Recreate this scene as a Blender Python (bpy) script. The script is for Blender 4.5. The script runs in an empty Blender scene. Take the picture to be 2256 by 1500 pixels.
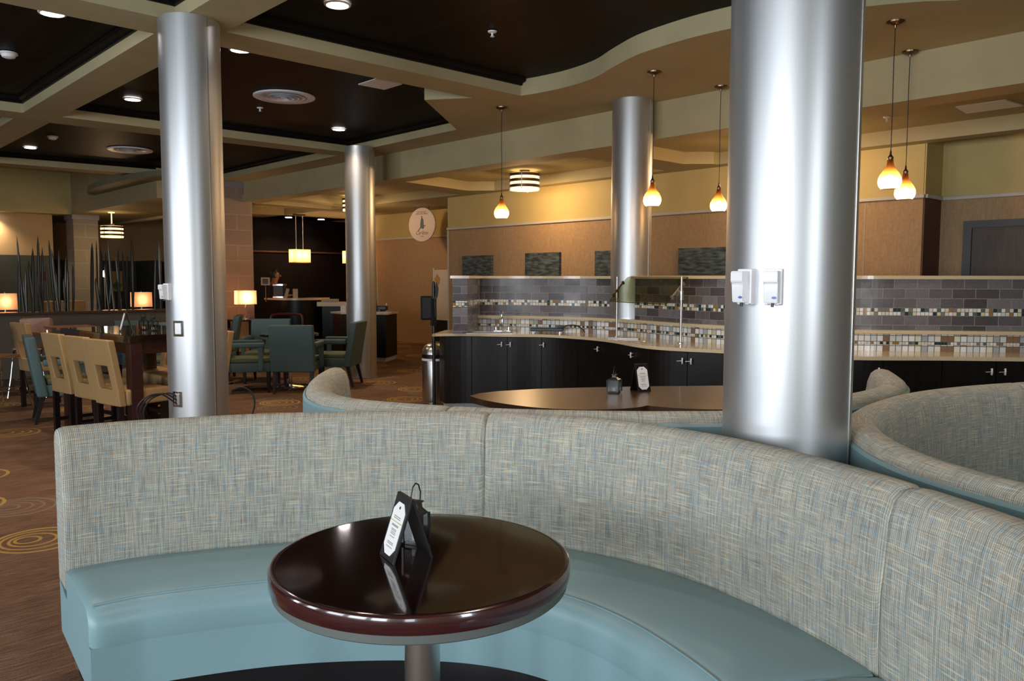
import bpy, bmesh, math, random
from mathutils import Vector, Matrix
random.seed(7)
PI = math.pi
SC = bpy.context.scene
COL = SC.collection

# ------------------------------------------------------------------ camera
F_PX, PITCH, ROLL, YAW, CAM_H = 1782.43, 0.0759171, 0.0020828, 0.754189, 1.5
def _rot(v):
    x, y, z = v
    c, s = math.cos(PITCH), math.sin(PITCH); y, z = c*y - s*z, s*y + c*z
    c, s = math.cos(ROLL), math.sin(ROLL); x, y = c*x - s*y, s*x + c*y
    return (x, y, z)
_ax = _rot((math.cos(YAW), 0, math.sin(YAW))); _ay = _rot((-math.sin(YAW), 0, math.cos(YAW))); _az = tuple(-a for a in _rot((0, 1, 0)))
_right = Vector((_ax[0], _ay[0], _az[0])); _down = Vector((_ax[1], _ay[1], _az[1])); _fwd = Vector((_ax[2], _ay[2], _az[2]))
cam_data = bpy.data.cameras.new('camera'); cam = bpy.data.objects.new('camera', cam_data); COL.objects.link(cam)
m = Matrix((_right, -_down, -_fwd)).transposed().to_4x4(); m.translation = Vector((0, 0, CAM_H)); cam.matrix_world = m
cam_data.sensor_width = 36; cam_data.sensor_fit = 'HORIZONTAL'; cam_data.lens = F_PX/2256*36
cam_data.clip_start = .05; cam_data.clip_end = 200
SC.camera = cam

# ------------------------------------------------------------------ world, exposure, daylight
SC.view_settings.view_transform = 'Standard'; SC.view_settings.look = 'None'; SC.view_settings.gamma = 1
SC.view_settings.use_curve_mapping = False; SC.view_settings.exposure = 0.93
w = bpy.data.worlds.new('world'); SC.world = w; w.use_nodes = True
w.node_tree.nodes['Background'].inputs[0].default_value = (.75, .85, 1, 1); w.node_tree.nodes['Background'].inputs[1].default_value = .6
def area_light(name, loc, direction, sx, sy, watts, color, spread=180):
    d = bpy.data.lights.new(name, 'AREA'); d.shape = 'RECTANGLE'; d.size = sx; d.size_y = sy; d.energy = watts; d.color = color
    d.spread = math.radians(spread)
    o = bpy.data.objects.new(name, d); COL.objects.link(o); o.location = loc
    o.rotation_euler = Vector(direction).to_track_quat('-Z', 'Y').to_euler(); return o
def point_light(name, loc, watts, color, r=.03, kind='POINT', direction=None, angle=120):
    d = bpy.data.lights.new(name, kind); d.energy = watts; d.color = color; d.shadow_soft_size = r
    o = bpy.data.objects.new(name, d); COL.objects.link(o); o.location = loc
    if kind == 'SPOT':
        d.spot_size = math.radians(angle); d.spot_blend = .8
    return o
DAY = (.86, .93, 1.0)
# windows of the front wall (x low) and of the side wall (y low), behind the camera
WIN_SIDE = [(-4.4, 1.25), (.6, .7)]
WIN_FRONT = [(-1.4, 1.5), (.6, 1.5), (2.6, 1.5), (5.2, 1.2), (8.0, 1.2)]
for x, sx in WIN_SIDE: area_light('daylight_side', (x, -3.95, 1.95), (0, 1, 0), sx, 2.1, 44, DAY)
for (y, sy), e_ in zip(WIN_FRONT, (88, 80, 62, 46, 52)): area_light('daylight_front', (-5.45, y, 1.95), (1, 0, 0), sy, 2.1, e_, DAY)
for x, y in ((3.42, 1.6), (5.1, .9), (4.9, 3.2), (1.0, 3.9), (1.0, 1.0), (3.42, 3.6), (.9, 5.6)):  # added spots above the view, without fixtures, to brighten the booth tops
    o = point_light('down_spot', (x, y, 3.58), 30, (1, .80, .62), .08, 'SPOT', angle=125)
WARM = (1, .62, .3); WHITE = (1, .82, .66)

# ------------------------------------------------------------------ materials
def mat(name, color=(.5, .5, .5), rough=.6, metal=0, spec=.5, coat=0, emit=None, estr=0):
    m = bpy.data.materials.new(name); m.use_nodes = True
    b = m.node_tree.nodes['Principled BSDF']
    b.inputs['Base Color'].default_value = (*color, 1); b.inputs['Roughness'].default_value = rough
    b.inputs['Metallic'].default_value = metal; b.inputs['Specular IOR Level'].default_value = spec
    b.inputs['Coat Weight'].default_value = coat; b.inputs['Coat Roughness'].default_value = .05
    if emit: b.inputs['Emission Color'].default_value = (*emit, 1); b.inputs['Emission Strength'].default_value = estr
    return m
class NT:
    def __init__(s, m): s.t = m.node_tree; s.n = s.t.nodes; s.b = s.n['Principled BSDF']
    def N(s, typ, **k):
        n = s.n.new(typ)
        for a, v in k.items(): setattr(n, a, v)
        return n
    def L(s, a, b): s.t.links.new(a, b)
    def math(s, op, a, b=None, c=None):
        n = s.N('ShaderNodeMath', operation=op)
        for i, v in enumerate((a, b, c)):
            if v is None: continue
            if isinstance(v, (int, float)): n.inputs[i].default_value = v
            else: s.L(v, n.inputs[i])
        return n.outputs[0]
    def ramp(s, fac, stops, interp='LINEAR'):
        n = s.N('ShaderNodeValToRGB'); n.color_ramp.interpolation = interp
        e = n.color_ramp.elements
        while len(e) < len(stops): e.new(.5)
        for i, (p, c) in enumerate(stops): e[i].position = p; e[i].color = (*c, 1)
        s.L(fac, n.inputs[0]); return n.outputs[0]
    def mix(s, fac, a, b, mode='MIX'):
        n = s.N('ShaderNodeMix', data_type='RGBA', blend_type=mode)
        for i, v in ((0, fac), (6, a), (7, b)):
            if isinstance(v, (int, float)): n.inputs[i].default_value = v
            elif isinstance(v, tuple): n.inputs[i].default_value = (*v, 1)
            else: s.L(v, n.inputs[i])
        return n.outputs[2]
    def noise(s, vec, scale, detail=2, rough=.5):
        n = s.N('ShaderNodeTexNoise'); n.inputs['Scale'].default_value = scale; n.inputs['Detail'].default_value = detail
        n.inputs['Roughness'].default_value = rough
        if vec is not None: s.L(vec, n.inputs['Vector'])
        return n.outputs['Fac']
    def mapping(s, vec, scale=(1, 1, 1), loc=(0, 0, 0), rot=(0, 0, 0)):
        n = s.N('ShaderNodeMapping'); n.inputs['Scale'].default_value = scale; n.inputs['Location'].default_value = loc
        n.inputs['Rotation'].default_value = rot; s.L(vec, n.inputs['Vector']); return n.outputs[0]
    def bump(s, h, strength=.2, dist=.002):
        n = s.N('ShaderNodeBump'); n.inputs['Strength'].default_value = strength; n.inputs['Distance'].default_value = dist
        s.L(h, n.inputs['Height']); s.L(n.outputs[0], s.b.inputs['Normal'])
    def color(s, c): s.L(c, s.b.inputs['Base Color'])
    @property
    def uv(s): return s.N('ShaderNodeUVMap').outputs[0]
    @property
    def obj(s): return s.N('ShaderNodeTexCoord').outputs['Object']
def noisy(m, c1, c2, scale=(1, 1, 1), ns=8, detail=3, bump=0, lo=.3, hi=.7, bd=.002):
    t = NT(m); v = t.mapping(t.obj, scale); f = t.noise(v, ns, detail)
    t.color(t.ramp(f, [(lo, c1), (hi, c2)]))
    if bump: t.bump(f, bump, bd)
    return m

M = {}
M['paint'] = noisy(mat('cream_paint', rough=.75), (.40, .345, .195), (.44, .38, .215), ns=3)
M['paint2'] = noisy(mat('ochre_paint', rough=.75), (.50, .40, .165), (.54, .43, .185), ns=3)
M['paint3'] = noisy(mat('tan_paint', rough=.75), (.43, .30, .15), (.46, .33, .17), ns=3)
M['greenpaint'] = noisy(mat('deep_green_paint', rough=.6), (.035, .045, .040), (.045, .055, .048), ns=3)
M['graypaint'] = noisy(mat('taupe_panel', rough=.6), (.075, .062, .05), (.09, .075, .06), ns=3)
def wallpaper():
    m = mat('tan_wallcovering', rough=.8); t = NT(m)
    f = t.noise(t.mapping(t.obj, (60, 60, 2)), 2, 3); g = t.noise(t.obj, 25, 4)
    c = t.ramp(t.math('ADD', t.math('MULTIPLY', f, .6), t.math('MULTIPLY', g, .4)), [(.38, (.33, .215, .115)), (.62, (.43, .29, .16))])
    t.color(c); t.bump(g, .15, .001); return m
M['wallpaper'] = wallpaper()
M['rail'] = mat('pale_rail', (.50, .48, .44), .5)
M['baseboard'] = mat('dark_baseboard', (.03, .025, .02), .5)
def planks():
    m = mat('dark_ceiling_planks', rough=.5, spec=.07); t = NT(m)
    sx = t.N('ShaderNodeSeparateXYZ'); t.L(t.obj, sx.inputs[0])
    x = t.math('DIVIDE', sx.outputs[0], .115); fr = t.math('FRACT', x); idx = t.math('FLOOR', x)
    wn = t.N('ShaderNodeTexWhiteNoise', noise_dimensions='1D'); t.L(idx, wn.inputs['W'])
    g = t.noise(t.mapping(t.obj, (14, .8, 1)), 3, 4)
    v = t.math('ADD', t.math('MULTIPLY', g, .6), t.math('MULTIPLY', wn.outputs[0], .4))
    c = t.ramp(v, [(.25, (.0040, .0026, .0025)), (.75, (.0115, .0068, .0056))])
    line = t.math('LESS_THAN', fr, .05)
    t.color(t.mix(line, c, (.003, .002, .002))); t.bump(line, .3, -.003); return m
M['planks'] = planks()
M['darktrim'] = noisy(mat('black_cornice', rough=.45, spec=.12), (.004, .003, .0035), (.006, .0045, .0045), (1, 1, 1), 6)
def brushed():
    m = mat('satin_aluminium', (.62, .63, .64), .34, metal=.88); t = NT(m)
    f = t.noise(t.mapping(t.obj, (90, 90, .6)), 1, 2)
    t.color(t.ramp(f, [(.3, (.515, .525, .535)), (.7, (.53, .54, .55))]))
    t.b.inputs['Roughness'].default_value = .40; return m
M['alu'] = brushed()
M['steel'] = mat('polished_steel', (.55, .54, .53), .30, metal=1)
M['chrome'] = mat('chrome', (.8, .8, .82), .08, metal=1)
M['bronze'] = mat('dark_bronze', (.18, .12, .08), .3, metal=1)
M['brushedbronze'] = mat('brushed_bronze_band', (.16, .10, .065), .4, metal=1)
def fabric():
    m = mat('woven_tweed', rough=.9, spec=.2); t = NT(m); uv = t.uv
    s = t.N('ShaderNodeSeparateXYZ'); t.L(uv, s.inputs[0]); u, v = s.outputs[0], s.outputs[1]
    w1 = t.math('SINE', t.math('MULTIPLY', u, 2*PI/.0062))          # warp rib
    w2 = t.math('SINE', t.math('MULTIPLY', v, 2*PI/.0058))
    st = t.noise(t.mapping(uv, (9, 240, 1)), 1, 3, .55)               # long weft slubs
    wp = t.noise(t.mapping(uv, (130, 7, 1), (5, 1, 0)), 1, 3, .55)    # warp stripes of changing tone
    fl = t.noise(t.mapping(uv, (55, 48, 1), (3, 7, 0)), 1, 3, .6)     # blue and tan flecks
    big = t.noise(t.mapping(uv, (7, 7, 1), (1, 9, 0)), 1, 2)
    c = t.ramp(wp, [(.34, (.25, .275, .275)), (.5, (.40, .39, .34)), (.66, (.49, .48, .42))])
    c = t.mix(t.ramp(fl, [(.54, (0, 0, 0)), (.64, (.65, .65, .65))]), c, (.27, .38, .43))
    c = t.mix(t.ramp(fl, [(.34, (.55, .55, .55)), (.42, (0, 0, 0))]), c, (.40, .29, .20))
    c = t.mix(t.ramp(st, [(.56, (0, 0, 0)), (.64, (.7, .7, .7))]), c, (.66, .62, .48))
    c = t.mix(t.ramp(st, [(.34, (.6, .6, .6)), (.43, (0, 0, 0))]), c, (.25, .21, .165))
    c = t.mix(1.0, c, t.ramp(big, [(.3, (.88, .92, .94)), (.7, (1.0, .98, .94))]), 'MULTIPLY')
    rib = t.math('MULTIPLY_ADD', w1, .22, .93)
    cc = t.N('ShaderNodeCombineColor')
    for i in range(3): t.L(rib, cc.inputs[i])
    t.color(t.mix(1.0, c, cc.outputs[0], 'MULTIPLY'))
    t.bump(t.math('ADD', w1, t.math('MULTIPLY', w2, .6)), .25, .0008); return m
M['fabric'] = fabric()
M['vinyl'] = noisy(mat('teal_vinyl', rough=.40, spec=.45), (.205, .335, .37), (.22, .36, .395), ns=260, bump=.06, bd=.0006)
M['tealfab'] = noisy(mat('teal_upholstery', rough=.6), (.050, .092, .098), (.058, .105, .112), ns=120)
M['warmcastfab'] = noisy(mat('warm_cast_upholstery', rough=.7), (.08, .10, .05), (.095, .12, .06), ns=100)  # armchair seats: olive cast of the warm light put into the colour
M['creamvinyl'] = noisy(mat('cream_leatherette', rough=.38), (.32, .20, .088), (.36, .228, .10), ns=60)
def wood(name, c1, c2, rough=.3, coat=0, scale=(3, 3, 30), ns=2, spec=.5):
    m = mat(name, rough=rough, coat=coat, spec=spec); t = NT(m)
    f = t.noise(t.mapping(t.obj, scale), ns, 5, .6); t.color(t.ramp(f, [(.3, c1), (.7, c2)])); return m
M['table'] = wood('espresso_gloss', (.006, .0022, .002), (.016, .005, .0035), .10, 1, (3, 30, 3))
M['tablesatin'] = wood('brown_satin_wood', (.040, .016, .007), (.062, .025, .011), .30, .08, (3, 22, 3))
M['edge'] = wood('mahogany_edge', (.022, .0035, .005), (.05, .010, .011), .16, .8, (5, 5, 60))
M['cab'] = wood('espresso_cabinet', (.0045, .004, .0042), (.010, .0075, .0065), .38, .0, (9, 9, 1.2), 3, .25)
M['legwood'] = wood('black_brown_leg', (.004, .0025, .003), (.010, .005, .006), .35)
M['redwood'] = wood('red_brown_leg', (.022, .006, .005), (.045, .012, .010), .35)
M['plywood'] = wood('bent_plywood', (.22, .085, .030), (.30, .125, .048), .35, .2, (3, 25, 3))
M['capwood'] = wood('walnut_cap', (.05, .022, .014), (.075, .033, .02), .3, .2, (3, 20, 3))
def stone():
    m = mat('cream_quartz', rough=.12, spec=.5); t = NT(m)
    f = t.noise(t.obj, 180, 3); t.color(t.ramp(f, [(.35, (.58, .46, .29)), (.6, (.70, .57, .38))])); return m
M['stone'] = stone()
def slate_tile():
    m = mat('grey_wall_tile', rough=.3); t = NT(m); uv = t.uv
    b = t.N('ShaderNodeTexBrick'); t.L(uv, b.inputs['Vector']); b.offset = .5
    for k, v in dict(Scale=1, **{'Mortar Size': .003, 'Brick Width': .190, 'Row Height': .0835, 'Mortar Smooth': .1, 'Bias': 0}).items(): b.inputs[k].default_value = v
    b.inputs['Color1'].default_value = (.060, .050, .050, 1); b.inputs['Color2'].default_value = (.19, .18, .185, 1); b.inputs['Mortar'].default_value = (.26, .24, .22, 1)
    f = t.noise(uv, 90, 4); g = t.noise(uv, 9, 2)
    c = t.mix(.5, b.outputs['Color'], t.ramp(f, [(.3, (.25, .25, .25)), (.7, (.95, .9, .9))]), 'MULTIPLY')
    t.color(t.mix(1.0, c, (1.35, 1.35, 1.4), 'MULTIPLY'))
    t.L(t.math('MULTIPLY_ADD', g, .3, .12), t.b.inputs['Roughness']); t.bump(b.outputs['Fac'], .4, -.0015); return m
M['slate'] = slate_tile()
def mosaic(size, name, band=False):
    m = mat(name, rough=.15); t = NT(m); uv = t.uv
    s = t.N('ShaderNodeSeparateXYZ'); t.L(uv, s.inputs[0])
    a, b = t.math('DIVIDE', s.outputs[0], size), t.math('DIVIDE', s.outputs[1], size)
    cv = t.N('ShaderNodeCombineXYZ'); t.L(t.math('FLOOR', a), cv.inputs[0]); t.L(t.math('FLOOR', b), cv.inputs[1])
    wn = t.N('ShaderNodeTexWhiteNoise', noise_dimensions='2D'); t.L(cv.outputs[0], wn.inputs['Vector'])
    if band: st = [(0, (.02, .05, .06)), (.17, (.72, .70, .62)), (.36, (.24, .21, .18)), (.5, (.85, .85, .82)), (.72, (.10, .16, .15)), (.82, (.75, .66, .45)), (.93, (.36, .19, .05))]
    else: st = [(0, (.70, .72, .71)), (.28, (.80, .76, .62)), (.5, (.42, .44, .46)), (.66, (.88, .88, .86)), (.85, (.28, .16, .09)), (.93, (.60, .52, .36))]
    c = t.ramp(wn.outputs['Value'], st, 'CONSTANT')
    fa, fb = t.math('FRACT', a), t.math('FRACT', b); gw = .06
    g = t.math('MAXIMUM', t.math('MAXIMUM', t.math('LESS_THAN', fa, gw), t.math('GREATER_THAN', fa, 1-gw)), t.math('MAXIMUM', t.math('LESS_THAN', fb, gw), t.math('GREATER_THAN', fb, 1-gw)))
    t.color(t.mix(g, c, (.16, .14, .12))); t.bump(g, .5, -.001); return m
M['mosaic'] = mosaic(.052, 'glass_mosaic_large'); M['mosaic_s'] = mosaic(.026, 'glass_mosaic_small', True); M['mosaic_b'] = mosaic(.0325, 'glass_mosaic_band', True)
def block(c1=(.30, .215, .16), c2=(.36, .26, .19), c3=(.42, .33, .25)):
    m = mat('split_face_block', rough=.85); t = NT(m)
    s = t.N('ShaderNodeSeparateXYZ'); t.L(t.obj, s.inputs[0]); cv = t.N('ShaderNodeCombineXYZ')
    t.L(t.math('ADD', s.outputs[0], s.outputs[1]), cv.inputs[0]); t.L(s.outputs[2], cv.inputs[1])
    b = t.N('ShaderNodeTexBrick'); t.L(cv.outputs[0], b.inputs['Vector'])
    for k, v in dict(Scale=1, **{'Mortar Size': .009, 'Brick Width': .62, 'Row Height': .31, 'Mortar Smooth': .2}).items(): b.inputs[k].default_value = v
    b.inputs['Color1'].default_value = (*c1, 1); b.inputs['Color2'].default_value = (*c2, 1); b.inputs['Mortar'].default_value = (*c3, 1)
    f = t.noise(t.obj, 60, 4); t.color(t.mix(.3, b.outputs['Color'], t.ramp(f, [(.3, (.5, .5, .5)), (.7, (1, 1, 1))]), 'MULTIPLY')); t.bump(f, .3, .003); return m
M['block'] = block(); M['block2'] = block((.25, .22, .17), (.29, .26, .20), (.34, .31, .26))
def carpet():
    m = mat('patterned_carpet', rough=.95, spec=.1); t = NT(m); o = t.obj
    st = t.noise(t.mapping(o, (4, 40, 1)), 1.6, 4, .65); fi = t.noise(o, 160, 2); bl = t.noise(t.mapping(o, (1, 3, 1)), 1.3, 2)
    v = t.math('ADD', t.math('MULTIPLY', st, .6), t.math('ADD', t.math('MULTIPLY', fi, .22), t.math('MULTIPLY', bl, .18)))
    c = t.ramp(v, [(.36, (.075, .042, .027)), (.5, (.145, .082, .052)), (.62, (.215, .135, .09))])
    s = t.N('ShaderNodeSeparateXYZ'); t.L(o, s.inputs[0])
    def layer(cs, ox, oy, r, col, dens, seed, c):
        a = t.math('DIVIDE', t.math('ADD', s.outputs[0], ox), cs); b = t.math('DIVIDE', t.math('ADD', s.outputs[1], oy), cs)
        cv = t.N('ShaderNodeCombineXYZ'); t.L(t.math('FLOOR', a), cv.inputs[0]); t.L(t.math('FLOOR', b), cv.inputs[1]); cv.inputs[2].default_value = seed
        wn = t.N('ShaderNodeTexWhiteNoise', noise_dimensions='3D'); t.L(cv.outputs[0], wn.inputs['Vector'])
        sc = t.N('ShaderNodeSeparateColor'); t.L(wn.outputs['Color'], sc.inputs[0])
        m_ = r/cs
        px = t.math('MULTIPLY', t.math('SUBTRACT', t.math('FRACT', a), t.math('MULTIPLY_ADD', sc.outputs[0], 1-2.2*m_, 1.1*m_)), cs)
        py = t.math('MULTIPLY', t.math('SUBTRACT', t.math('FRACT', b), t.math('MULTIPLY_ADD', sc.outputs[1], 1-2.2*m_, 1.1*m_)), cs)
        tot = None
        for k in range(4):
            rk = r*(1-.24*k); ox_ = .30*(r-rk)*(1 if k % 2 else .8)
            dx = t.math('ADD', px, ox_); dy = t.math('SUBTRACT', py, ox_*.7)
            d = t.math('SQRT', t.math('ADD', t.math('MULTIPLY', dx, dx), t.math('MULTIPLY', dy, dy)))
            ring = t.math('LESS_THAN', t.math('ABSOLUTE', t.math('SUBTRACT', d, rk)), .009+.003*(k == 0))
            tot = ring if tot is None else t.math('MAXIMUM', tot, ring)
        on = t.math('LESS_THAN', sc.outputs[2], dens)
        return t.mix(t.math('MULTIPLY', t.math('MULTIPLY', tot, on), t.math('MULTIPLY_ADD', fi, .5, .6)), c, col)
    c = layer(.85, .1, .35, .22, (.18, .15, .115), .55, 3.0, c)
    c = layer(.95, .42, .05, .23, (.40, .26, .075), .7, 1.0, c)
    t.color(c); t.bump(fi, .5, .004); return m
M['carpet'] = carpet()
M['black'] = mat('black_plastic', (.008, .008, .010), .35); M['white'] = mat('white_plastic', (.88, .88, .90), .3)
M['offwhite'] = mat('white_paper', (.80, .79, .78), .6); M['grey'] = mat('grey_metal', (.25, .25, .26), .45)
M['ink'] = mat('grey_ink', (.30, .28, .27), .7); M['lime'] = mat('lime_rule', (.38, .42, .10), .6); M['blue'] = mat('blue_oval', (.12, .15, .55), .4)
M['vent'] = mat('white_enamel', (.84, .86, .90), .4); M['screen'] = mat('dark_screen', (.05, .055, .07), .15)
M['doorleaf'] = noisy(mat('grey_brown_door', rough=.6), (.060, .050, .042), (.085, .072, .06), (30, 30, 2), 2); M['doorframe'] = mat('charcoal_frame', (.016, .018, .022), .4)
M['art'] = noisy(mat('blue_grey_canvas', rough=.7), (.024, .036, .044), (.16, .215, .225), (1, 1.2, 5), 6, 9, lo=.38, hi=.80)
M['red'] = mat('dark_red', (.09, .008, .010), .4); M['green'] = mat('green_box', (.06, .16, .03), .5); M['tanbox'] = mat('kraft_card', (.42, .34, .22), .6)
M['skin'] = mat('skin', (.35, .13, .075), .5); M['hair'] = mat('dark_hair', (.006, .005, .005), .5); M['shirt'] = mat('dark_shirt', (.008, .008, .012), .8)
M['sign'] = mat('sign_face', (.50, .44, .42), .5); M['signink'] = mat('sign_brown', (.10, .05, .035), .6); M['signteal'] = mat('sign_teal', (.035, .075, .085), .6)
M['reed'] = mat('dark_metal_reed', (.035, .036, .033), .3, metal=.6); M['blue2'] = mat('navy_cup', (.02, .02, .06), .4); M['underplate'] = mat('grey_underplate', (.10, .115, .105), .6); M['handle'] = mat('satin_nickel', (.75, .75, .76), .45, metal=.55); M['cord'] = mat('black_cord', (.01, .01, .012), .4); M['toe'] = mat('grey_toe_kick', (.34, .36, .38), .5)
M['banner'] = mat('banner_print', (.62, .57, .50), .6); M['gold'] = mat('banner_gold', (.45, .28, .10), .6); M['bluejean'] = mat('banner_blue', (.05, .11, .17), .6)
def emis(name, col, st): return mat(name, (0, 0, 0), .5, emit=col, estr=st)
M['can'] = emis('downlight_glow', (1, .88, .84), 14); M['tube'] = emis('diffuser_glow', (1, .66, .28), 1.5); M['globe'] = emis('globe_glow', (1, .85, .6), 6); M['bulb'] = emis('bulb_glow', (1, .72, .42), 22)
def translucent(name, col, op=1.0, rough=.6, em=None, es=0):
    m = bpy.data.materials.new(name); m.use_nodes = True; n = m.node_tree.nodes; l = m.node_tree.links
    b = n['Principled BSDF']; n.remove(b); out = n['Material Output']
    d = n.new('ShaderNodeBsdfDiffuse'); tr = n.new('ShaderNodeBsdfTranslucent'); mx = n.new('ShaderNodeMixShader'); mx.inputs[0].default_value = .62
    d.inputs[0].default_value = (*col, 1); tr.inputs[0].default_value = (*col, 1)
    l.new(d.outputs[0], mx.inputs[1]); l.new(tr.outputs[0], mx.inputs[2]); l.new(mx.outputs[0], out.inputs[0]); return m
M['shade'] = translucent('linen_shade', (.52, .35, .25)); M['shadegold'] = translucent('gold_shade', (.62, .43, .22))
def amber():
    m = bpy.data.materials.new('amber_glass'); m.use_nodes = True; n = m.node_tree.nodes; l = m.node_tree.links
    n.remove(n['Principled BSDF']); out = n['Material Output']
    tc = n.new('ShaderNodeTexCoord'); s = n.new('ShaderNodeSeparateXYZ'); l.new(tc.outputs['Object'], s.inputs[0])
    r = n.new('ShaderNodeValToRGB'); mr = n.new('ShaderNodeMapRange'); mr.inputs[1].default_value = 0; mr.inputs[2].default_value = .22
    l.new(s.outputs[2], mr.inputs[0]); l.new(mr.outputs[0], r.inputs[0])
    e = r.color_ramp.elements; e[0].position = .10; e[0].color = (.90, .70, .42, 1); e[1].position = .55; e[1].color = (.60, .25, .05, 1)
    tr = n.new('ShaderNodeBsdfTranslucent'); tp = n.new('ShaderNodeBsdfTransparent'); gl = n.new('ShaderNodeBsdfGlossy'); gl.inputs['Roughness'].default_value = .1
    for k in (tr, tp): l.new(r.outputs[0], k.inputs[0])
    m1 = n.new('ShaderNodeMixShader'); m1.inputs[0].default_value = .45; l.new(tr.outputs[0], m1.inputs[1]); l.new(tp.outputs[0], m1.inputs[2])
    m2 = n.new('ShaderNodeMixShader'); m2.inputs[0].default_value = .08; l.new(m1.outputs[0], m2.inputs[1]); l.new(gl.outputs[0], m2.inputs[2]); l.new(m2.outputs[0], out.inputs[0]); return m
M['amber'] = amber()
def glass(name, col):
    m = bpy.data.materials.new(name); m.use_nodes = True; n = m.node_tree.nodes; l = m.node_tree.links
    n.remove(n['Principled BSDF']); out = n['Material Output']
    tp = n.new('ShaderNodeBsdfTransparent'); tp.inputs[0].default_value = (*col, 1); gl = n.new('ShaderNodeBsdfGlossy'); gl.inputs['Roughness'].default_value = .02
    mx = n.new('ShaderNodeMixShader'); mx.inputs[0].default_value = .05
    l.new(tp.outputs[0], mx.inputs[1]); l.new(gl.outputs[0], mx.inputs[2]); l.new(mx.outputs[0], out.inputs[0]); return m
M['glass'] = glass('green_tinted_glass', (.70, .70, .58)); M['clear'] = glass('clear_glass', (.62, .64, .64))

# ------------------------------------------------------------------ geometry helpers
def finish(name, bm, m, parent=None, smooth=False, loc=None, rotz=0):
    bmesh.ops.recalc_face_normals(bm, faces=bm.faces)
    me = bpy.data.meshes.new(name); bm.to_mesh(me); bm.free(); me.materials.append(M[m] if isinstance(m, str) else m)
    if smooth:
        me.polygons.foreach_set('use_smooth', [True]*len(me.polygons))
        try: me.set_sharp_from_angle(angle=math.radians(38))
        except Exception: pass
    o = bpy.data.objects.new(name, me); COL.objects.link(o)
    if parent is not None: o.parent = parent
    if loc: o.location = loc
    if rotz: o.rotation_euler.z = rotz
    return o
def tag(o, label=None, cat=None, group=None, kind=None):
    if label: o['label'] = label
    if cat: o['category'] = cat
    if group: o['group'] = group
    if kind: o['kind'] = kind
    return o
def thing(name, label, cat, loc=(0, 0, 0), rotz=0, group=None):
    o = bpy.data.objects.new(name, None); COL.objects.link(o); o.location = loc; o.rotation_euler = (0, 0, rotz); o.empty_display_size = .1
    return tag(o, label, cat, group)
def struct(name, bm, m, smooth=False): return tag(finish(name, bm, m, smooth=smooth), kind='structure')
def copy_tree(o, parent=None):
    c = o.copy(); COL.objects.link(c)
    if parent is not None: c.parent = parent
    for ch in [k for k in o.children]: copy_tree(ch, c)
    return c
def B(): return bmesh.new()
def box(bm, x0, x1, y0, y1, z0, z1, bev=0, seg=2, R=None):
    g = bmesh.ops.create_cube(bm, size=1); vs = g['verts']
    for v in vs: v.co = Vector(((x0+x1)/2+v.co.x*(x1-x0), (y0+y1)/2+v.co.y*(y1-y0), (z0+z1)/2+v.co.z*(z1-z0)))
    if bev:
        es = list({e for v in vs for e in v.link_edges}); r = bmesh.ops.bevel(bm, geom=es, offset=bev, segments=seg, profile=.6, affect='EDGES'); vs = list({v for f in r['faces'] for v in f.verts} | {v for v in vs if v.is_valid})
    if R is not None:
        for v in vs: v.co = R @ v.co
    return vs
def Box(*a, **k): b = B(); box(b, *a, **k); return b
def prism(bm, pts, z0, z1):
    lo = [bm.verts.new((x, y, z0)) for x, y in pts]; hi = [bm.verts.new((x, y, z1)) for x, y in pts]; n = len(pts)
    bm.faces.new(lo[::-1]); bm.faces.new(hi)
    for i in range(n): bm.faces.new((lo[i], lo[(i+1) % n], hi[(i+1) % n], hi[i]))
    return bm
def Prism(pts, z0, z1): return prism(B(), pts, z0, z1)
def lathe(bm, prof, n=32, c=(0, 0), zoff=0, closed_ends=True):
    rings = []
    for r, z in prof:
        if r < 1e-5: rings.append([bm.verts.new((c[0], c[1], z+zoff))])
        else: rings.append([bm.verts.new((c[0]+r*math.cos(2*PI*i/n), c[1]+r*math.sin(2*PI*i/n), z+zoff)) for i in range(n)])
    for a, b in zip(rings, rings[1:]):
        for i in range(n):
            j = (i+1) % n
            if len(a) == 1 and len(b) == 1: continue
            if len(a) == 1: bm.faces.new((a[0], b[i], b[j]))
            elif len(b) == 1: bm.faces.new((a[i], a[j], b[0]))
            else: bm.faces.new((a[i], a[j], b[j], b[i]))
    if closed_ends:
        for r in (rings[0], rings[-1]):
            if len(r) > 1: bm.faces.new(r)
    return bm
def Lathe(prof, n=32, **k): return lathe(B(), prof, n, **k)
def tube(bm, pts, r, n=8, radii=None):
    pts = [Vector(p) for p in pts]; rings = []
    up = Vector((0, 0, 1))
    t0 = (pts[1]-pts[0]).normalized(); a = t0.cross(up)
    if a.length < .01: a = t0.cross(Vector((1, 0, 0)))
    a.normalize()
    for i, p in enumerate(pts):
        t = (pts[min(i+1, len(pts)-1)]-pts[max(i-1, 0)]).normalized()
        a = (a - t*a.dot(t)).normalized(); b = t.cross(a); rr = radii[i] if radii else r
        rings.append([bm.verts.new(p + (a*math.cos(2*PI*k/n)+b*math.sin(2*PI*k/n))*rr) for k in range(n)])
    for A, Bq in zip(rings, rings[1:]):
        for k in range(n): bm.faces.new((A[k], A[(k+1) % n], Bq[(k+1) % n], Bq[k]))
    bm.faces.new(rings[0]); bm.faces.new(rings[-1]); return bm
def Tube(pts, r, n=8, **k): return tube(B(), pts, r, n, **k)
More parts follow.
